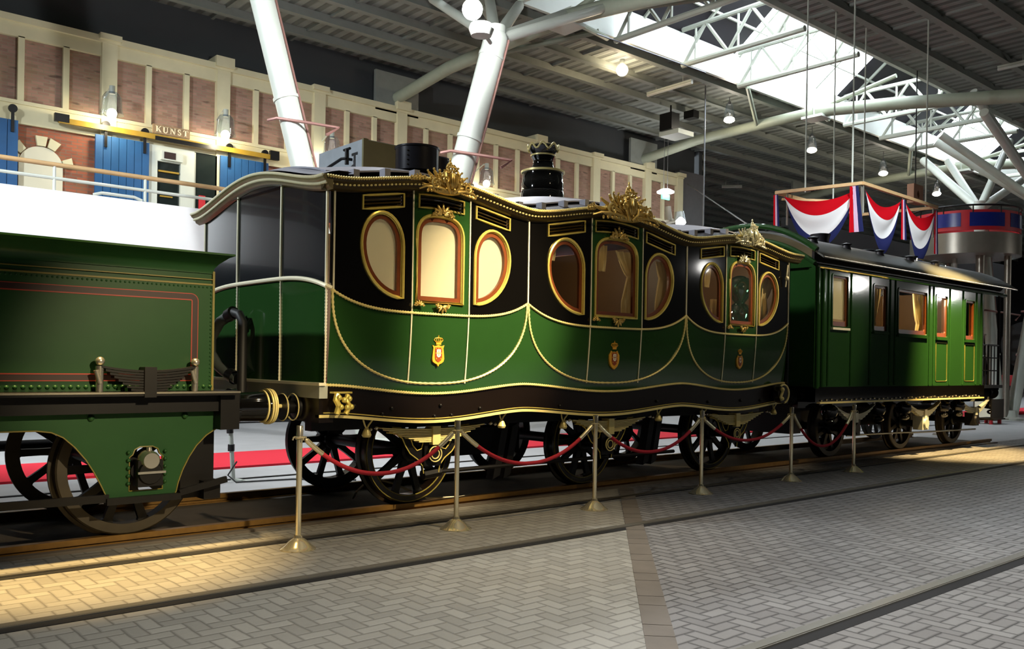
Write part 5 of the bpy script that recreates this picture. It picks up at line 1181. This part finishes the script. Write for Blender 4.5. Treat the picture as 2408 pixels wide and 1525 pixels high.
# round gallery on posts
G = thing('round_gallery', 'round gallery with red and blue panels on grey posts at the right edge', 'gallery', (28.9, 11.7, 0))
gx, gy, gr = 28.9, 11.7, 1.55
def ringwall(m, r, z0, z1, a0=0, a1=2*pi, n=64, th=.05):
    m.rings([[(gx+(r+q)*cos(a), gy+(r+q)*sin(a), z) for q, z in ((0,z0),(0,z1),(-th,z1),(-th,z0))] for a in lin(a0,a1,n)], cap=False)
m = MB(); ringwall(m, gr, 5.68, 6.28); m.build('red_drum', 'redpaint', G, ang=40)
for a in lin(radians(160), radians(300), 4):
    m = MB(); ringwall(m, gr+.012, 5.79, 6.2, a, a+radians(38), 14, .01); m.build('blue_panel', 'bluepaint', G, ang=40)
m = MB(); ringwall(m, gr+.02, 5.05, 5.62); m.lathe((gx,gy,5.0),[(.0,0),(gr+.02,0),(gr+.02,.06),(.0,.06)],n=64); m.build('lower_cladding', 'silvergrey', G, ang=40)
m = MB(); m.tube([(gx+gr*cos(a),gy+gr*sin(a),6.42) for a in lin(0,2*pi,49)[:-1]], .03, 8, closed=True)
for a in lin(0,2*pi,13)[:-1]: m.tube([(gx+gr*cos(a),gy+gr*sin(a),6.2),(gx+gr*cos(a),gy+gr*sin(a),6.42)], .02, 6)
m.build('hand_rail', 'iron', G)
for x, y, r in ((28.45,11.05,.13),(29.1,10.5,.10),(29.9,12.6,.13)):
    m = MB(); m.cyl((x,y,.03),(x,y,5.05),r,n=16); m.lathe((x,y,.03),[(.3,0),(.3,.03),(.12,.03)],n=18); m.build('post', 'silvergrey', G)
m = MB()
for k in range(14):
    a = 2.2+k*.42; z = .3+k*.33; c_ = V((28.7+.55*cos(a), 11.9+.55*sin(a), z)); e = V((cos(a),sin(a),0)); q = V((-sin(a),cos(a),0)); m.obox(c_, e*.5, q*.14, V((0,0,.02)))
m.cyl((28.7,11.9,.03),(28.7,11.9,5.0),.07); m.build('spiral_stair', 'offwhite', G, smooth=False)
# dark stage and stairs behind the plain carriage roof
t = thing('dark_footbridge', 'dark footbridge with sloping stair behind the plain carriage roof', 'footbridge', (24, 14.5, 0))
m = MB(); m.box(23.0,40,14.4,17.0,4.9,5.2); m.box(23.0,40,14.4,14.5,5.2,5.9); m.build('deck', 'blackwall', t, smooth=False)
m = MB()
for x in (23.2,27,33,39): m.box(x-.12,x+.12,14.5,14.74,0,4.9)
m.pieces('support_post', 'iron', t, smooth=False)
m = MB()
for i in range(5): m.bar((23.2+i*.8,14.3,5.0-i*.28),(34+i*.8,14.3,4.6-i*.28),.12,.10)
m.pieces('beam', 'silvergrey', t, smooth=False)
# white crate and dark engine at the far right
t = thing('white_crate', 'pale crate standing by the foot of the distant column pair', 'crate', (26.6, 10.0, 0))
m = MB(); m.box(26.3,27.1,9.85,10.3,.12,.62); m.build('box_body', 'cream', t, smooth=False)
m = MB()
for x in (26.4,27.0):
    for y in (9.9,10.25): m.cyl((x,y,0),(x,y,.13),.05)
m.pieces('caster_foot', 'redpaint', t)
t = thing('dark_engine', 'dark steam engine front with red buffer beam beyond the columns', 'locomotive', (33, 10.6, 0))
m = MB(); m.cyl((33.0,11.3,2.4),(37,11.3,2.4),.8,n=28); m.lathe((34,11.3,3.1),[(.22,0),(.2,.7),(.3,.8),(.0,.8)],n=20); m.build('boiler', 'iron', t)
m = MB(); m.box(32.6,37,10.2,12.4,1.0,1.35); m.build('buffer_beam', 'redpaint', t, smooth=False)
for y in (10.5,12.1):
    m = MB(); m.cyl((32.6,y,1.17),(32.1,y,1.17),.1,n=16); m.cyl((32.1,y,1.17),(32.06,y,1.17),.22,n=20); m.build('buffer', 'iron', t)
m = MB(); m.ball((32.7,10.6,1.75),.16,14,8); m.build('head_lamp', 'gold', t)
for x in (33.6,35.4):
    m = MB(); m.cyl((x,10.4,.5),(x,10.55,.5),.5,n=28); m.build('wheel', 'iron', t)
t = thing('white_pillar_base', 'short white pole with round foot behind the plain carriage end', 'pole', (20.9, 8.9, 0))
m = MB(); m.cyl((20.9,8.9,0),(20.9,8.9,.9),.07); m.lathe((20.9,8.9,0),[(.0,0),(.2,0),(.18,.03),(.07,.06)],n=20); m.build('pole', 'silvergrey', t)
